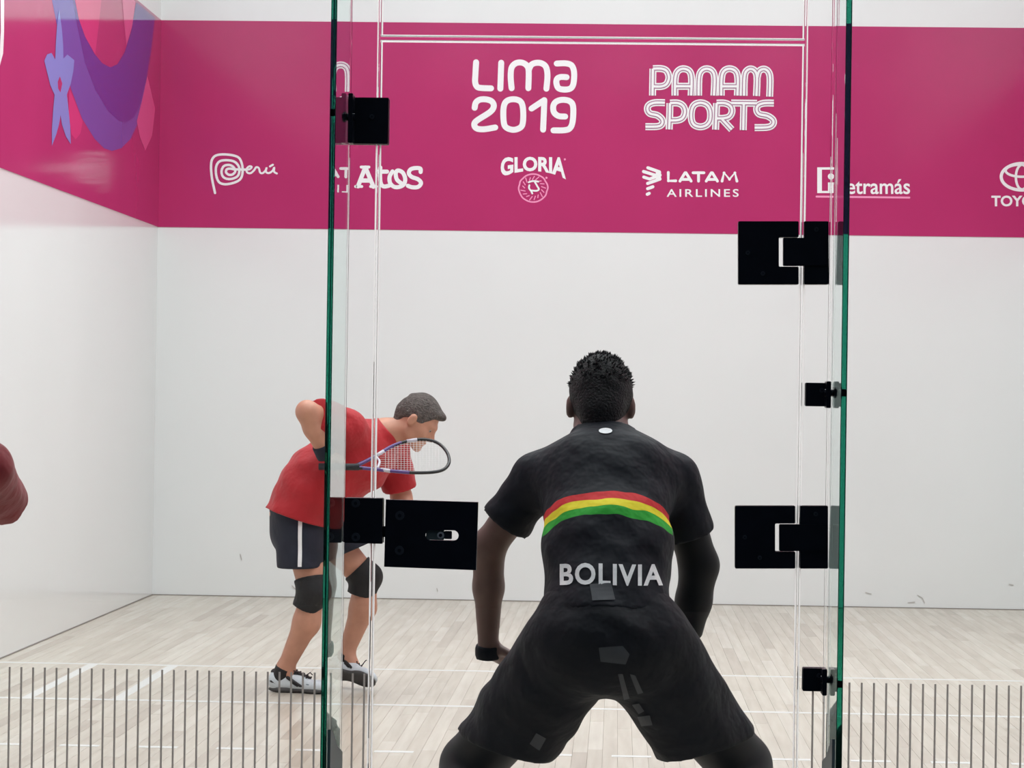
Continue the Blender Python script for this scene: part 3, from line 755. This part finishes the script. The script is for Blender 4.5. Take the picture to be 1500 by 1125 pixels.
def decal(name, body, px0, py0, px1, py1, target, m, par, bold=.03, off=.0025, Y=-10.7, shear=0.0, cuts=1, rise=None, spacing=1.0, xf=None):
    """flat lettering laid on a garment, square to the wearer's back"""
    v, f = text_mesh(body, bold, spacing)
    bm = bmesh.new(); vv = [bm.verts.new((a, b, 0)) for a, b in v]
    for q in f:
        try: bm.faces.new([vv[i] for i in q])
        except ValueError: pass
    bmesh.ops.triangulate(bm, faces=bm.faces)
    for _ in range(cuts): bmesh.ops.subdivide_edges(bm, edges=[e for e in bm.edges if e.calc_length() > .03], cuts=1)
    bmesh.ops.triangulate(bm, faces=bm.faces)
    t = BVHTree.FromPolygons([q.co for q in target.data.vertices], [tuple(q.vertices) for q in target.data.polygons])
    bad = []
    for q in bm.verts:
        a, b = q.co.x, q.co.y
        if xf: px, py = xf(a, b)
        else: px, py = px0+(px1-px0)*a+shear*b, py1+(py0-py1)*b+(rise(a) if rise else 0)
        p = at(px, py, Y)
        h = t.ray_cast(Vector((p[0], -12.0, p[2])), Vector((0, 1, 0)))
        # the viewing line is nearly square to the garment: one correction brings the print to its pixel
        if h[0] is not None:
            p = at(px, py, h[0].y); h2 = t.ray_cast(Vector((p[0], -12.0, p[2])), Vector((0, 1, 0)))
            if h2[0] is not None: h = h2
        if h[0] is None: bad.append(q); q.co = (0, 0, 0)
        else: q.co = h[0]+h[1]*(off if h[1].y < 0 else -off)
    bmesh.ops.delete(bm, geom=bad, context='VERTS')
    me = bpy.data.meshes.new(name); bm.to_mesh(me); bm.free(); return link(name, me, m, par)

def sneaker(par, heel, toe, up, h=.11, black_lining=True, sc=1.0, side=-1):
    """a court shoe: upper, sole, lining, laces, side marks"""
    heel, toe = np.array(heel, float), np.array(toe, float); f = nrm(toe-heel); L = np.linalg.norm(toe-heel)
    Rm = frame(f, up); P = lambda x, y, z: heel+Rm@np.array([x, y, z])
    lo = np.minimum(heel, toe)-.2; hi = np.maximum(heel, toe)+.2
    pl = [(P(0, 0, .018), -Rm[:, 2])]
    U = SDF(lo, hi, .0045)
    U.ell(P(.055, 0, .05), (.055, .038, .062), .02, Rm, clip=[(P(0, 0, .093), Rm[:, 2]), pl[0]])
    U.cone(P(.05, 0, .045), P(L-.06, -.004, .03), .044, .034, .02, flat=(Rm[:, 1], .95), clip=[(P(0, 0, .016), -Rm[:, 2]), (P(.1, 0, .092), nrm(Rm[:, 2]*.9+Rm[:, 0]*.35))])
    U.ell(P(L-.065, 0, .028), (.064, .048, .032), .02, Rm, clip=pl)
    U.cone(P(.09, 0, .07), P(.17, 0, .052), .03, .026, .02)
    s = link('shoe', U.mesh('shoe'), M_shoe, par)
    B = SDF(lo, hi, .0045)
    B.ell(P(.06, 0, .012), (.062, .042, .016), .012, Rm, clip=[(P(0, 0, .0), -Rm[:, 2])])
    B.cone(P(.06, 0, .012), P(L-.07, 0, .012), .014, .014, .02, flat=(Rm[:, 1], 2.7), clip=[(P(0, 0, .0), -Rm[:, 2]), (P(0, 0, .024), Rm[:, 2])])
    B.ell(P(L-.067, 0, .012), (.068, .052, .016), .012, Rm, clip=[(P(0, 0, 0), -Rm[:, 2])])
    link('sole', B.mesh('sole'), M_sole, s)
    C = SDF(lo, hi, .0045)
    C.ell(P(.062, 0, .088), (.054, .034, .022), .01, Rm)
    C.cone(P(.105, 0, .082), P(.185, 0, .058), .024, .018, .02, flat=(Rm[:, 1], 1.15))
    link('lining', C.mesh('lining'), M_shoe_b if black_lining else M_shoe_g, s)
    bm = bmesh.new()
    def bar(a, b, r):
        a, b = Vector(a), Vector(b); d = b-a
        mm = Matrix.Translation((a+b)/2) @ d.to_track_quat('Z', 'Y').to_matrix().to_4x4()
        bmesh.ops.create_cone(bm, cap_ends=True, segments=6, radius1=r, radius2=r, depth=d.length, matrix=mm)
    for k in range(5):
        x = .115+.017*k; z = .104-.0075*k
        bar(P(x, -.024, z-.006), P(x+.012, .024, z-.006), .0032); bar(P(x, .024, z-.006), P(x+.012, -.024, z-.006), .0032)
    bar(P(.18, 0, .08), P(.205, side*.03, .094), .0025); bar(P(.205, side*.03, .094), P(.22, side*.045, .086), .0025)
    me = bpy.data.meshes.new('laces'); bm.to_mesh(me); bm.free(); link('laces', me, M_shoe_b if black_lining else M_shoe, s)
    for x0, z0, x1, z1, r, mm in ((.1, .068, .165, .032, .009, M_shoe_b), (.115, .05, .15, .03, .006, M_shoe_b), (.02, .05, .045, .04, .006, M_shoe_b), (.19, .04, .25, .034, .006, M_shoe_g)):
        K = SDF(lo, hi, .0045); K.cone(P(x0, side*.036, z0), P(x1, side*.041, z1), r, r*.8, .004)
        link('side_mark', K.mesh('side_mark'), mm, s)
    return s

# ---- crouching player seen from behind; also used for the teammate at the left edge
def crouch(dx, label, jersey, hairm, skinm, right_arm, full, kx=(690, 1085), kz=1120):
    O = np.array([dx, 0, 0]); J = lambda px, py, Y: at(px, py, Y)+O
    root = empty('person', tuple(J(890, 1000, -10.72)*np.array([1, 1, 0])))
    inv = root.matrix_basis.inverted()
    thing(root, label, 'person')
    def ch(name, me, m, par=None):
        o = link(name, me, m, par or root)
        if par is None: o.matrix_parent_inverse = inv
        return o
    pel = J(889, 925, -10.82); hipL, hipR = J(842, 945, -10.80), J(940, 945, -10.80)
    knL, knR = J(kx[0], kz, -10.47), J(kx[1], kz, -10.47)
    anL, anR = np.array([knL[0]-.07, -10.72, .10]), np.array([knR[0]+.07, -10.72, .10])
    mid = J(890, 800, -10.68); che = J(890, 715, -10.53); nb = J(884, 645, -10.43)
    shL, shR = J(789, 700, -10.47), J(985, 700, -10.47)
    elL, wrL = J(716, 800, -10.42), J(715, 950, -10.36)
    elR, wrR = [J(*q) for q in right_arm]
    hc = J(880, 594, -10.36)
    lo = np.array([J(600, 1000, -10.6)[0]-.2, -11.15, -.02]); hi = np.array([J(1170, 1000, -10.6)[0]+.2, -9.95, 1.5])
    # body, one continuous skin
    S = SDF(lo, hi, .0065)
    S.cone(pel, mid, .135, .125, .04, flat=((1, 0, 0), 1.2)); S.cone(mid, che, .125, .13, .05, flat=((1, 0, 0), 1.25))
    S.cone(che, nb, .12, .06, .05, flat=((1, 0, 0), 1.3)); S.cone(nb, hc+np.array([0, -.01, -.03]), .07, .068, .03)
    head(S, hc, (0, .97, -.22), (0, .22, .97), HS)
    for s, sh, el, wr, hp, kn, an in ((-1, shL, elL, wrL, hipL, knL, anL), (1, shR, elR, wrR, hipR, knR, anR)):
        S.cone(che+np.array([s*.06, 0, .04]), sh, .085, .056, .04)
        S.cone(sh, el, .056, .044, .03); S.cone(el, el*.6+wr*.4, .046, .041, .02); S.cone(el*.6+wr*.4, wr, .041, .027, .02)
        S.cone(hp, kn, .1, .062, .04); S.cone(kn, kn*.6+an*.4+np.array([0, -.03, 0]), .06, .057, .02); S.cone(kn*.6+an*.4+np.array([0, -.03, 0]), an, .057, .037, .02)
        S.cone(an, an+np.array([s*.02, .02, -.06]), .04, .035, .02)
        hand(S, wr, nrm((-s*.85, .35, -.45)), (-s*.45, -.2, -.9), 1.0, (.3,)*4, thumb_side=s)
    body = ch('body', S.mesh('body'), skinm)
    for s, an in ((-1, anL), (1, anR)):
        sn = sneaker(root, (an[0]+s*.0, -10.80, .002), (an[0]+s*.06, -10.53, .002), (0, 0, 1), black_lining=True, side=s); sn.matrix_parent_inverse = inv
    # hair: cap plus short spikes
    H = SDF(hc-.25, hc+.25, .0055); Rm = frame((0, .97, -.22), (0, .22, .97)); P = lambda x, y, z: hc+Rm@np.array([x, y, z])*HS
    H.ell(P(-.014, 0, .034), np.array([.107, .088, .108])*HS, .01, Rm, clip=[(P(.07, 0, .07), nrm(Rm@np.array([.8, 0, -.6]))), (P(-.06, 0, -.085), nrm(Rm@np.array([.15, 0, -1])))], wob=(.0016, 70))
    H.cone(P(-.075, 0, -.03), P(-.06, 0, -.105), .05, .042, .03, flat=(Rm[:, 1], 1.15), clip=[(P(-.07, 0, -.128), -Rm[:, 2])])
    hair = ch('hair', H.mesh('hair'), hairm); eyes(P, HS, root)
    for o in root.children:
        if o.name.startswith('eye'): o.matrix_parent_inverse = inv
    bm = bmesh.new(); rg = random.Random(11)
    for _ in range(520):
        a = rg.uniform(0, 2*math.pi); e = rg.uniform(.15, 1.5)
        n = Rm@np.array([math.cos(a)*math.cos(e), math.sin(a)*math.cos(e), math.sin(e)])
        b = hc+Rm@(np.array([-.014, 0, .034])*HS)+Rm@(np.array([.105*math.cos(a)*math.cos(e), .086*math.sin(a)*math.cos(e), .106*math.sin(e)])*HS)
        d = nrm(n+np.array([rg.uniform(-.1, .75), rg.uniform(-.4, .4), rg.uniform(-.2, .4)])); ln = rg.uniform(.007, .015)
        bmesh.ops.create_cone(bm, cap_ends=False, segments=4, radius1=.0042, radius2=.0004, depth=ln,
            matrix=Matrix.Translation(Vector(b+d*ln*.35)) @ Vector(d).to_track_quat('Z', 'Y').to_matrix().to_4x4())
    me = bpy.data.meshes.new('hair_tips'); bm.to_mesh(me); bm.free(); t = link('hair_tips', me, hairm, hair, 'stuff')
    # shirt
    T = SDF(lo, hi, .007)
    W = (.004, 22, dx)
    hemc = J(892, 905, -10.8); neckc = J(884, 632, -10.42)
    up = nrm(nb-pel)
    T.cone(pel+up*-.03, mid, .148, .140, .04, flat=((1, 0, 0), 1.12), clip=[(hemc, -nrm((0, .25, 1)))], wob=W)
    T.cone(mid, che, .140, .140, .05, flat=((1, 0, 0), 1.18), wob=W)
    T.cone(che, nb, .13, .075, .06, flat=((1, 0, 0), 1.3), clip=[(neckc, nrm((0, .55, 1)))], wob=(.002, 22, dx))
    for s, sh, el, hemx in ((-1, shL, elL, None), (1, shR, elR, None)):
        ax = nrm(el-sh); hem = sh+ax*np.linalg.norm(el-sh)*(.66 if full else 1.02)
        T.cone(che+np.array([s*.06, 0, .045]), sh+np.array([0, 0, .0]), .1, .068, .05, wob=(.002, 25, dx))
        T.cone(sh, el, .068, .074, .03, clip=[(hem, ax)], wob=(.003, 28, s+dx))
    shirt = ch('shirt', T.mesh('shirt'), jersey)
    # shorts and leggings
    q = 1.0 if full else .78
    K = SDF(lo, hi, .007)
    K.cone(pel+up*.04, pel-up*.03, .148, .145, .04, flat=((1, 0, 0), 1.15), clip=[(hemc+up*.06, up)], wob=W)
    for s, hp, kn, (a, b) in ((-1, hipL, knL, (J(735, 1098, -10.62), J(-1, 0, -10))), (1, hipR, knR, (J(1000, 1098, -10.62), J(-1, 0, -10)))):
        c = hp*.12+kn*.88; ax = nrm(kn-hp)
        hn = nrm((s*.28, .1, -1.0))
        low = c+np.array([-s*.035, -.05, -.06])
        K.cone(hp, low+ax*.1, .128*q, .115*q, .04*q, clip=[(J(762 if s < 0 else 1005, 1100, -10.62), hn)], wob=(.005, 20, s+dx))
        K.cone(hp, kn+np.array([0, -.01, .0]), .122*q, .088*q, .04*q, clip=[(J(762 if s < 0 else 1005, 1100, -10.62), hn)], wob=(.004, 20, s+dx))
    shorts = ch('shorts', K.mesh('shorts'), M_blk)
    for s, hp, kn, an in ((-1, hipL, knL, anL), (1, hipR, knR, anR)):
        G_ = SDF(lo, hi, .008)
        G_.cone(hp*.4+kn*.6, kn, .09, .082, .02); cf = kn*.6+an*.4+np.array([0, -.03, 0])
        G_.cone(kn, cf, .082, .068, .02); G_.cone(cf, an, .068, .043, .02, clip=[(an+np.array([0, 0, .01]), (0, 0, -1))])
        ch('legging', G_.mesh('legging'), M_leg)
    if full:
        # right arm sleeve, wristband
        A = SDF(lo, hi, .006); A.cone(shR, elR, .058, .052, .01, clip=[(shR*.5+elR*.5, nrm(shR-elR))]); A.cone(elR, elR*.55+wrR*.45, .053, .048, .02); A.cone(elR*.55+wrR*.45, wrR, .048, .034, .02, clip=[(elR*.12+wrR*.88, nrm(wrR-elR))])
        ch('arm_sleeve', A.mesh('arm_sleeve'), M_leg)['label'] = 'long black compression sleeve on the right arm'
        B = SDF(lo, hi, .006); ax = nrm(wrL-elL); B.cone(wrL-ax*.03, wrL+ax*.03, .037, .036, .01, clip=[(wrL-ax*.012, -ax), (wrL+ax*.028, ax)])
        ch('wristband', B.mesh('wristband'), M_blk)
        bol = lambda a: 5*(2*a-1)**2*0-2.2*math.sin(a*math.pi*2)*.4
        decal('lettering', 'BOLIVIA', 821, 826, 970, 858, shirt, M_silver, shirt, bold=.028, cuts=2, Y=-10.9, rise=bol, spacing=1.12)
        def patch(nm, pts, m, tgt, par, Y):
            F = Flat(); F.poly(pts)
            bm = bmesh.new(); vv = [bm.verts.new((x, y, 0)) for x, y in F.v]; bm.faces.new(vv)
            bmesh.ops.triangulate(bm, faces=bm.faces); bmesh.ops.subdivide_edges(bm, edges=bm.edges, cuts=3, use_grid_fill=True); bmesh.ops.triangulate(bm, faces=bm.faces)
            tr = BVHTree.FromPolygons([q.co for q in tgt.data.vertices], [tuple(q.vertices) for q in tgt.data.polygons])
            ok = True
            for q in bm.verts:
                p = at(q.co.x, q.co.y, Y); h = tr.ray_cast(Vector((p[0], -12, p[2])), Vector((0, 1, 0)))
                if h[0] is not None:
                    p = at(q.co.x, q.co.y, h[0].y); h2 = tr.ray_cast(Vector((p[0], -12, p[2])), Vector((0, 1, 0))); h = h2 if h2[0] is not None else h
                if h[0] is None: ok = False; continue
                q.co = h[0]+h[1]*(.0025 if h[1].y < 0 else -.0025)
            if ok:
                me = bpy.data.meshes.new(nm); bm.to_mesh(me); link(nm, me, m, par)
            bm.free()
        ov = lambda cx, cy, rx, ry: [(cx+rx*math.cos(k*math.pi/8), cy+ry*math.sin(k*math.pi/8)) for k in range(16)]
        patch('collar_mark', ov(887, 632, 10, 4), M_silver, shirt, shirt, -10.5)
        patch('patch', [(864, 856), (895, 854), (901, 879), (868, 880)], M_dull, shirt, shirt, -10.9)
        decal('lettering', 'S', 683, 1021, 692, 1034, shorts, M_silver, shorts, bold=.02, cuts=1, Y=-10.6)
        for pts in ([(877, 948), (912, 946), (922, 958), (916, 972), (880, 968)], [(905, 985), (912, 985), (922, 1020), (914, 1022)], [(922, 985), (930, 987), (942, 1012), (934, 1014)],
                    [(926, 1030), (936, 1028), (944, 1040), (936, 1044)], [(934, 1048), (952, 1046), (956, 1060), (940, 1062)], [(942, 1072), (956, 1070), (958, 1082), (945, 1084)], [(786, 1072), (800, 1080), (790, 1098), (776, 1088)]):
            patch('print_mark', pts, M_dull, shorts, shorts, -10.7)
    return root
HS = 1.0
HOOP_N = nrm(np.array([0, .42, .90])); HOOP_O = at(890, 754, -10.8); HOOP_C = .6; HOOP_W = .082; HOOP_X = .171
crouch(0.0, 'crouching player seen from behind, black jersey with red, yellow and green hoops', jersey_stripes(), M_hairb, M_skin2, ((1024, 828, -10.42), (1006, 945, -10.38)), True)
dx3 = at(14, 720, -10.5)[0]-at(1024, 720, -10.5)[0]
crouch(dx3, 'person at the left edge, only a shaded red sleeve in view', M_red_shade, M_hairb, M_skin, ((966, 748, -10.15), (900, 765, -9.96)), False, (800, 945), 1100)

# ---- player in red, side on, bent forward with a racquet
def red_player():
    J = lambda px, py, Y: at(px, py, Y)
    root = empty('person', (at(440, 1000, -5.57)[0], -5.57, 0)); inv = root.matrix_basis.inverted()
    thing(root, 'bent player side-on in bright red shirt, navy shorts and black knee pads', 'person')
    def ch(name, me, m, par=None):
        o = link(name, me, m, par or root)
        if par is None: o.matrix_parent_inverse = inv
        return o
    pel = J(440, 752, -5.57); mid = J(470, 715, -5.57); che = J(525, 668, -5.57); nb = J(562, 634, -5.57)
    shN, shF = J(508, 628, -5.76), J(572, 655, -5.38)
    elN, wrN = J(450, 603, -5.95), J(475, 664, -5.86)
    elF, wrF = J(588, 728, -5.33), J(602, 778, -5.45)
    hpN, hpF = J(440, 760, -5.66), J(452, 758, -5.47)
    knN, anN = J(458, 866, -5.72), J(418, 978, -5.66)
    knF, anF = J(536, 846, -5.44), J(507, 957, -5.42)
    hc = J(612, 617, -5.58)
    lo = np.array([J(370, 900, -5.6)[0]-.15, -6.25, -.02]); hi = np.array([J(670, 900, -5.6)[0]+.1, -5.1, 1.45])
    S = SDF(lo, hi, .0065)
    S.cone(pel, mid, .14, .13, .04, flat=((0, 1, 0), 1.15)); S.cone(mid, che, .13, .13, .05, flat=((0, 1, 0), 1.3)); S.cone(che, nb, .12, .062, .05, flat=((0, 1, 0), 1.3))
    fw, upv = (.80, -.12, -.58), (.58, 0, .81)
    S.cone(nb, hc+np.array([-.02, 0, -.03]), .062, .06, .03)
    P, Rm = head(S, hc, fw, upv, .95)
    hd = nrm(J(512, 680, -5.86)-wrN)
    for sh, el, wr in ((shN, elN, wrN), (shF, elF, wrF)):
        S.cone(che, sh, .1, .062, .04); S.cone(sh, el, .056, .046, .03); S.cone(el, el*.6+wr*.4, .05, .046, .02); S.cone(el*.6+wr*.4, wr, .046, .029, .02)
    hand(S, wrN, hd, (.3, .25, -.9), .95, (1.15,)*4, thumb_side=-1)
    hand(S, wrF, nrm(wrF-elF), (.5, -.8, 0), .95, (.5,)*4, thumb_side=1)
    for hp, kn, an in ((hpN, knN, anN), (hpF, knF, anF)):
        S.cone(hp, kn, .095, .060, .04); cf = kn*.62+an*.38+nrm(np.cross(kn-an, (0, 1, 0)))*-.022
        S.cone(kn, cf, .056, .060, .02); S.cone(cf, an, .058, .036, .03); 
    S.cone(anN, anN+np.array([.03, 0, -.05]), .04, .035, .02); S.cone(anF, anF+np.array([.03, -.02, -.05]), .04, .035, .02)
    ch('body', S.mesh('body'), M_skin)
    H = SDF(hc-.25, hc+.25, .0055)
    H.ell(P(-.013, 0, .036), np.array([.105, .083, .101])*.95, .01, Rm, clip=[(P(.066, 0, .055), nrm(Rm@np.array([.86, 0, -.5]))), (P(-.05, 0, -.012), nrm(Rm@np.array([.12, 0, -1])))], wob=(.002, 60))
    H.ell(P(.072, 0, .085), np.array([.034, .05, .022])*.95, .02, Rm)
    H.cone(P(-.075, 0, -.0), P(-.068, 0, -.05), .045, .036, .03, flat=(Rm[:, 1], 1.2))
    ch('hair', H.mesh('hair'), M_hairg)
    eyes(P, .95, root)
    for o in root.children:
        if o.name.startswith('eye'): o.matrix_parent_inverse = inv
    # shirt
    T = SDF(lo, hi, .0065); W = (.005, 20, 1)
    hA, hB = J(388, 741, -5.57), J(478, 770, -5.57); hn = nrm(np.cross(hB-hA, (0, 1, 0))); hn = hn if hn[2] < 0 else -hn
    T.cone(J(434, 772, -5.57), J(472, 705, -5.57), .168, .165, .05, flat=((0, 1, 0), 1.42), clip=[(hA, hn)], wob=W)
    T.cone(J(466, 712, -5.57), J(525, 668, -5.57), .165, .16, .06, flat=((0, 1, 0), 1.2), wob=W)
    T.cone(J(525, 665, -5.57), J(562, 636, -5.57), .165, .078, .05, flat=((0, 1, 0), 1.25), clip=[(J(572, 632, -5.57), nrm(nb-che))], wob=(.003, 20, 1))
    axN = nrm(elN-shN); axF = nrm(elF-shF)
    T.cone(che, shN, .12, .085, .05); T.cone(shN, elN, .085, .082, .03, clip=[(shN*.22+elN*.78, axN)], wob=(.004, 26, 2))
    T.cone(che, shF, .12, .085, .05); T.cone(shF, elF, .082, .082, .03, clip=[(shF*.15+elF*.85, axF)], wob=(.004, 26, 3))
    ch('shirt', T.mesh('shirt'), M_red)
    # shorts with a white side stripe
    K = SDF(lo, hi, .0065)
    K.cone(pel+np.array([.0, 0, .03]), pel-np.array([0, 0, .08]), .14, .138, .04, flat=((0, 1, 0), 1.15))
    cN, cF = J(440, 832, -5.7), J(530, 800, -5.46)
    K.cone(hpN, J(441, 850, -5.70), .115, .108, .04, clip=[(cN, nrm((.03, 0, -1)))], wob=(.004, 20, 4))
    K.cone(hpF, J(540, 832, -5.45), .125, .105, .04, clip=[(cF, nrm((.45, 0, -1)))], wob=(.004, 20, 5))
    sh = ch('shorts', K.mesh('shorts'), M_navy)
    t = BVHTree.FromPolygons([q.co for q in sh.data.vertices], [tuple(q.vertices) for q in sh.data.polygons])
    vv, ff = [], []
    for k in range(26):
        y = 758+73.2*k/25
        for px in (434.2, 439.8):
            p = J(px+.006*(y-760), y, -5.85); h = t.ray_cast(Vector((p[0], -6.24, p[2])), Vector((0, 1, 0)))
            q = h[0]+h[1]*(-.003 if h[1].y > 0 else .003) if h[0] is not None else Vector(p); vv.append(tuple(q))
        if k: i = 2*k; ff.append((i-2, i-1, i+1, i))
    link('side_stripe', pymesh('side_stripe', vv, ff, True), M_white, sh)
    # knee pads
    for kn, hp, an, dd in ((knN, hpN, anN, (440, 845)), (knF, hpF, anF, (0, 0))):
        G_ = SDF(lo, hi, .006); a = nrm(hp-kn); b = nrm(an-kn); u = kn+a*.062; l = kn+b*.085
        G_.cone(kn+a*.16, kn, .090, .068, .02, clip=[(u, a)]); G_.cone(kn, kn+b*.14, .068, .066, .02, clip=[(l, b)])
        G_.ell(kn+nrm(-(a+b))*.028, (.045, .05, .05), .03)
        ch('knee_pad', G_.mesh('knee_pad'), M_knee)
    # wristband, ankle socks
    B = SDF(lo, hi, .005); ax = nrm(wrN-elN); B.cone(wrN-ax*.06, wrN+ax*.04, .042, .038, .01, clip=[(wrN-ax*.045, -ax), (wrN+ax*.022, ax)])
    ch('wristband', B.mesh('wristband'), M_navy)
    for an, nx_ in ((anN, nrm(anN-knN)), (anF, nrm(anF-knF))):
        B = SDF(lo, hi, .005); B.cone(an-nx_*.01, an+nx_*.06, .045, .045, .01, clip=[(an-nx_*.004, -nx_)])
        ch('sock', B.mesh('sock'), M_shoe_b)
    z1 = J(393, 1010, -5.66); z2 = J(480, 1012, -5.72)
    s1 = sneaker(root, (z1[0], -5.64, .001), (z1[0]+.30, -5.70, .001), (0, 0, 1)); s1.matrix_parent_inverse = inv
    hl = J(470, 984, -5.42); tl = J(556, 1011, -5.57); tl[2] = max(tl[2], .03)
    s2 = sneaker(root, hl, hl+nrm(tl-hl)*.295, nrm((.25, .68, .7)), black_lining=True); s2.matrix_parent_inverse = inv
    return wrN, hd
wr_, hd_ = red_player()

# ---- racquet
M_rq = mat('racquet_black', (24, 24, 26), .35); M_rqp = mat('racquet_purple', (84, 60, 120), .35); M_rqs = mat('racquet_silver', (190, 186, 196), .35)
M_str = mat('racquet_string', (205, 205, 205), .5); M_grip = mat('racquet_grip', (22, 22, 28), .6)
def tube(name, P, r, m, par, closed=False, n=8, smoothn=6):
    q = catmull(P, smoothn, closed); bm = bmesh.new(); rings = []
    N = len(q)
    for k in range(N):
        a = q[k-1] if (k or closed) else q[k]; b = q[(k+1) % N] if (k < N-1 or closed) else q[k]
        d = nrm(b-a); u = nrm(np.cross(d, (0, 1, .2))); v = np.cross(d, u); rr = r(k/(N-1)) if callable(r) else r
        rings.append([bm.verts.new(q[k]+u*rr*math.cos(2*math.pi*i/n)+v*rr*math.sin(2*math.pi*i/n)) for i in range(n)])
    for k in range(N if closed else N-1):
        A, B = rings[k], rings[(k+1) % N]
        for i in range(n): bm.faces.new((A[i], A[(i+1) % n], B[(i+1) % n], B[i])).smooth = True
    if not closed: bm.faces.new(rings[0][::-1]); bm.faces.new(rings[-1])
    bmesh.ops.recalc_face_normals(bm, faces=bm.faces)
    me = bpy.data.meshes.new(name); bm.to_mesh(me); bm.free(); return link(name, me, m, par)
rq = thing(empty('racquet'), 'black and purple racquet with open teardrop frame held by the player in red', 'racquet')
YR = lambda y: -5.87+ (668-y)*.004           # the head is tipped away from the camera at its upper side
Q = lambda x, y: at(x, y, YR(y))
outline = [(518, 684), (545, 671), (572, 655), (600, 645.5), (625, 644), (643, 650), (655, 663), (658, 677), (651, 687), (636, 691.5), (610, 692.5), (585, 691), (560, 688), (538, 686)]
tube('frame', [Q(*p) for p in outline], .0075, M_rq, rq, True)
tube('throat_accent', [Q(522, 682.5), Q(545, 671), Q(572, 655), Q(588, 648.5)], .0082, M_rqp, rq)
tube('throat_accent', [Q(526, 685), Q(545, 687), Q(575, 690), Q(600, 692.3)], .0082, M_rqp, rq)
for a in (((549, 669), (562, 661)), ((596, 646.5), (611, 644.2)), ((558, 688), (572, 690))): tube('decal', [Q(*a[0]), Q(*a[1])], .0087, M_rqs, rq)
tube('throat', [Q(551, 669.5), Q(556, 676), Q(553, 686)], .006, M_rqs, rq)
gp = Q(520, 684); gd = nrm(Q(530, 680.5)-Q(490, 680)); tube('grip', [gp+gd*.02, gp-gd*.16], .0155, M_grip, rq, n=10)
bm = bmesh.new()
inn = np.array(outline)
def span(cx, vert):
    out = []
    n = len(inn)
    for i in range(n):
        a, b = inn[i], inn[(i+1) % n]; k = 0 if vert else 1
        if (a[k]-cx)*(b[k]-cx) < 0:
            t = (cx-a[k])/(b[k]-a[k]); out.append((a+(b-a)*t)[1-k])
    return sorted(out)[:2] if len(out) >= 2 else None
def sbar(a, b):
    a, b = Vector(a), Vector(b); d = b-a
    bmesh.ops.create_cone(bm, cap_ends=False, segments=4, radius1=.0007, radius2=.0007, depth=d.length, matrix=Matrix.Translation((a+b)/2) @ d.to_track_quat('Z', 'Y').to_matrix().to_4x4())
for x in np.arange(560, 655, 4.6):
    s_ = span(x, True)
    if s_: sbar(Q(x, s_[0]), Q(x, s_[1]))
for y in np.arange(648, 690, 3.1):
    s_ = span(y, False)
    if s_: sbar(Q(max(s_[0], 556), y), Q(s_[1], y))
me = bpy.data.meshes.new('strings'); bm.to_mesh(me); bm.free(); link('strings', me, M_str, rq, 'stuff')
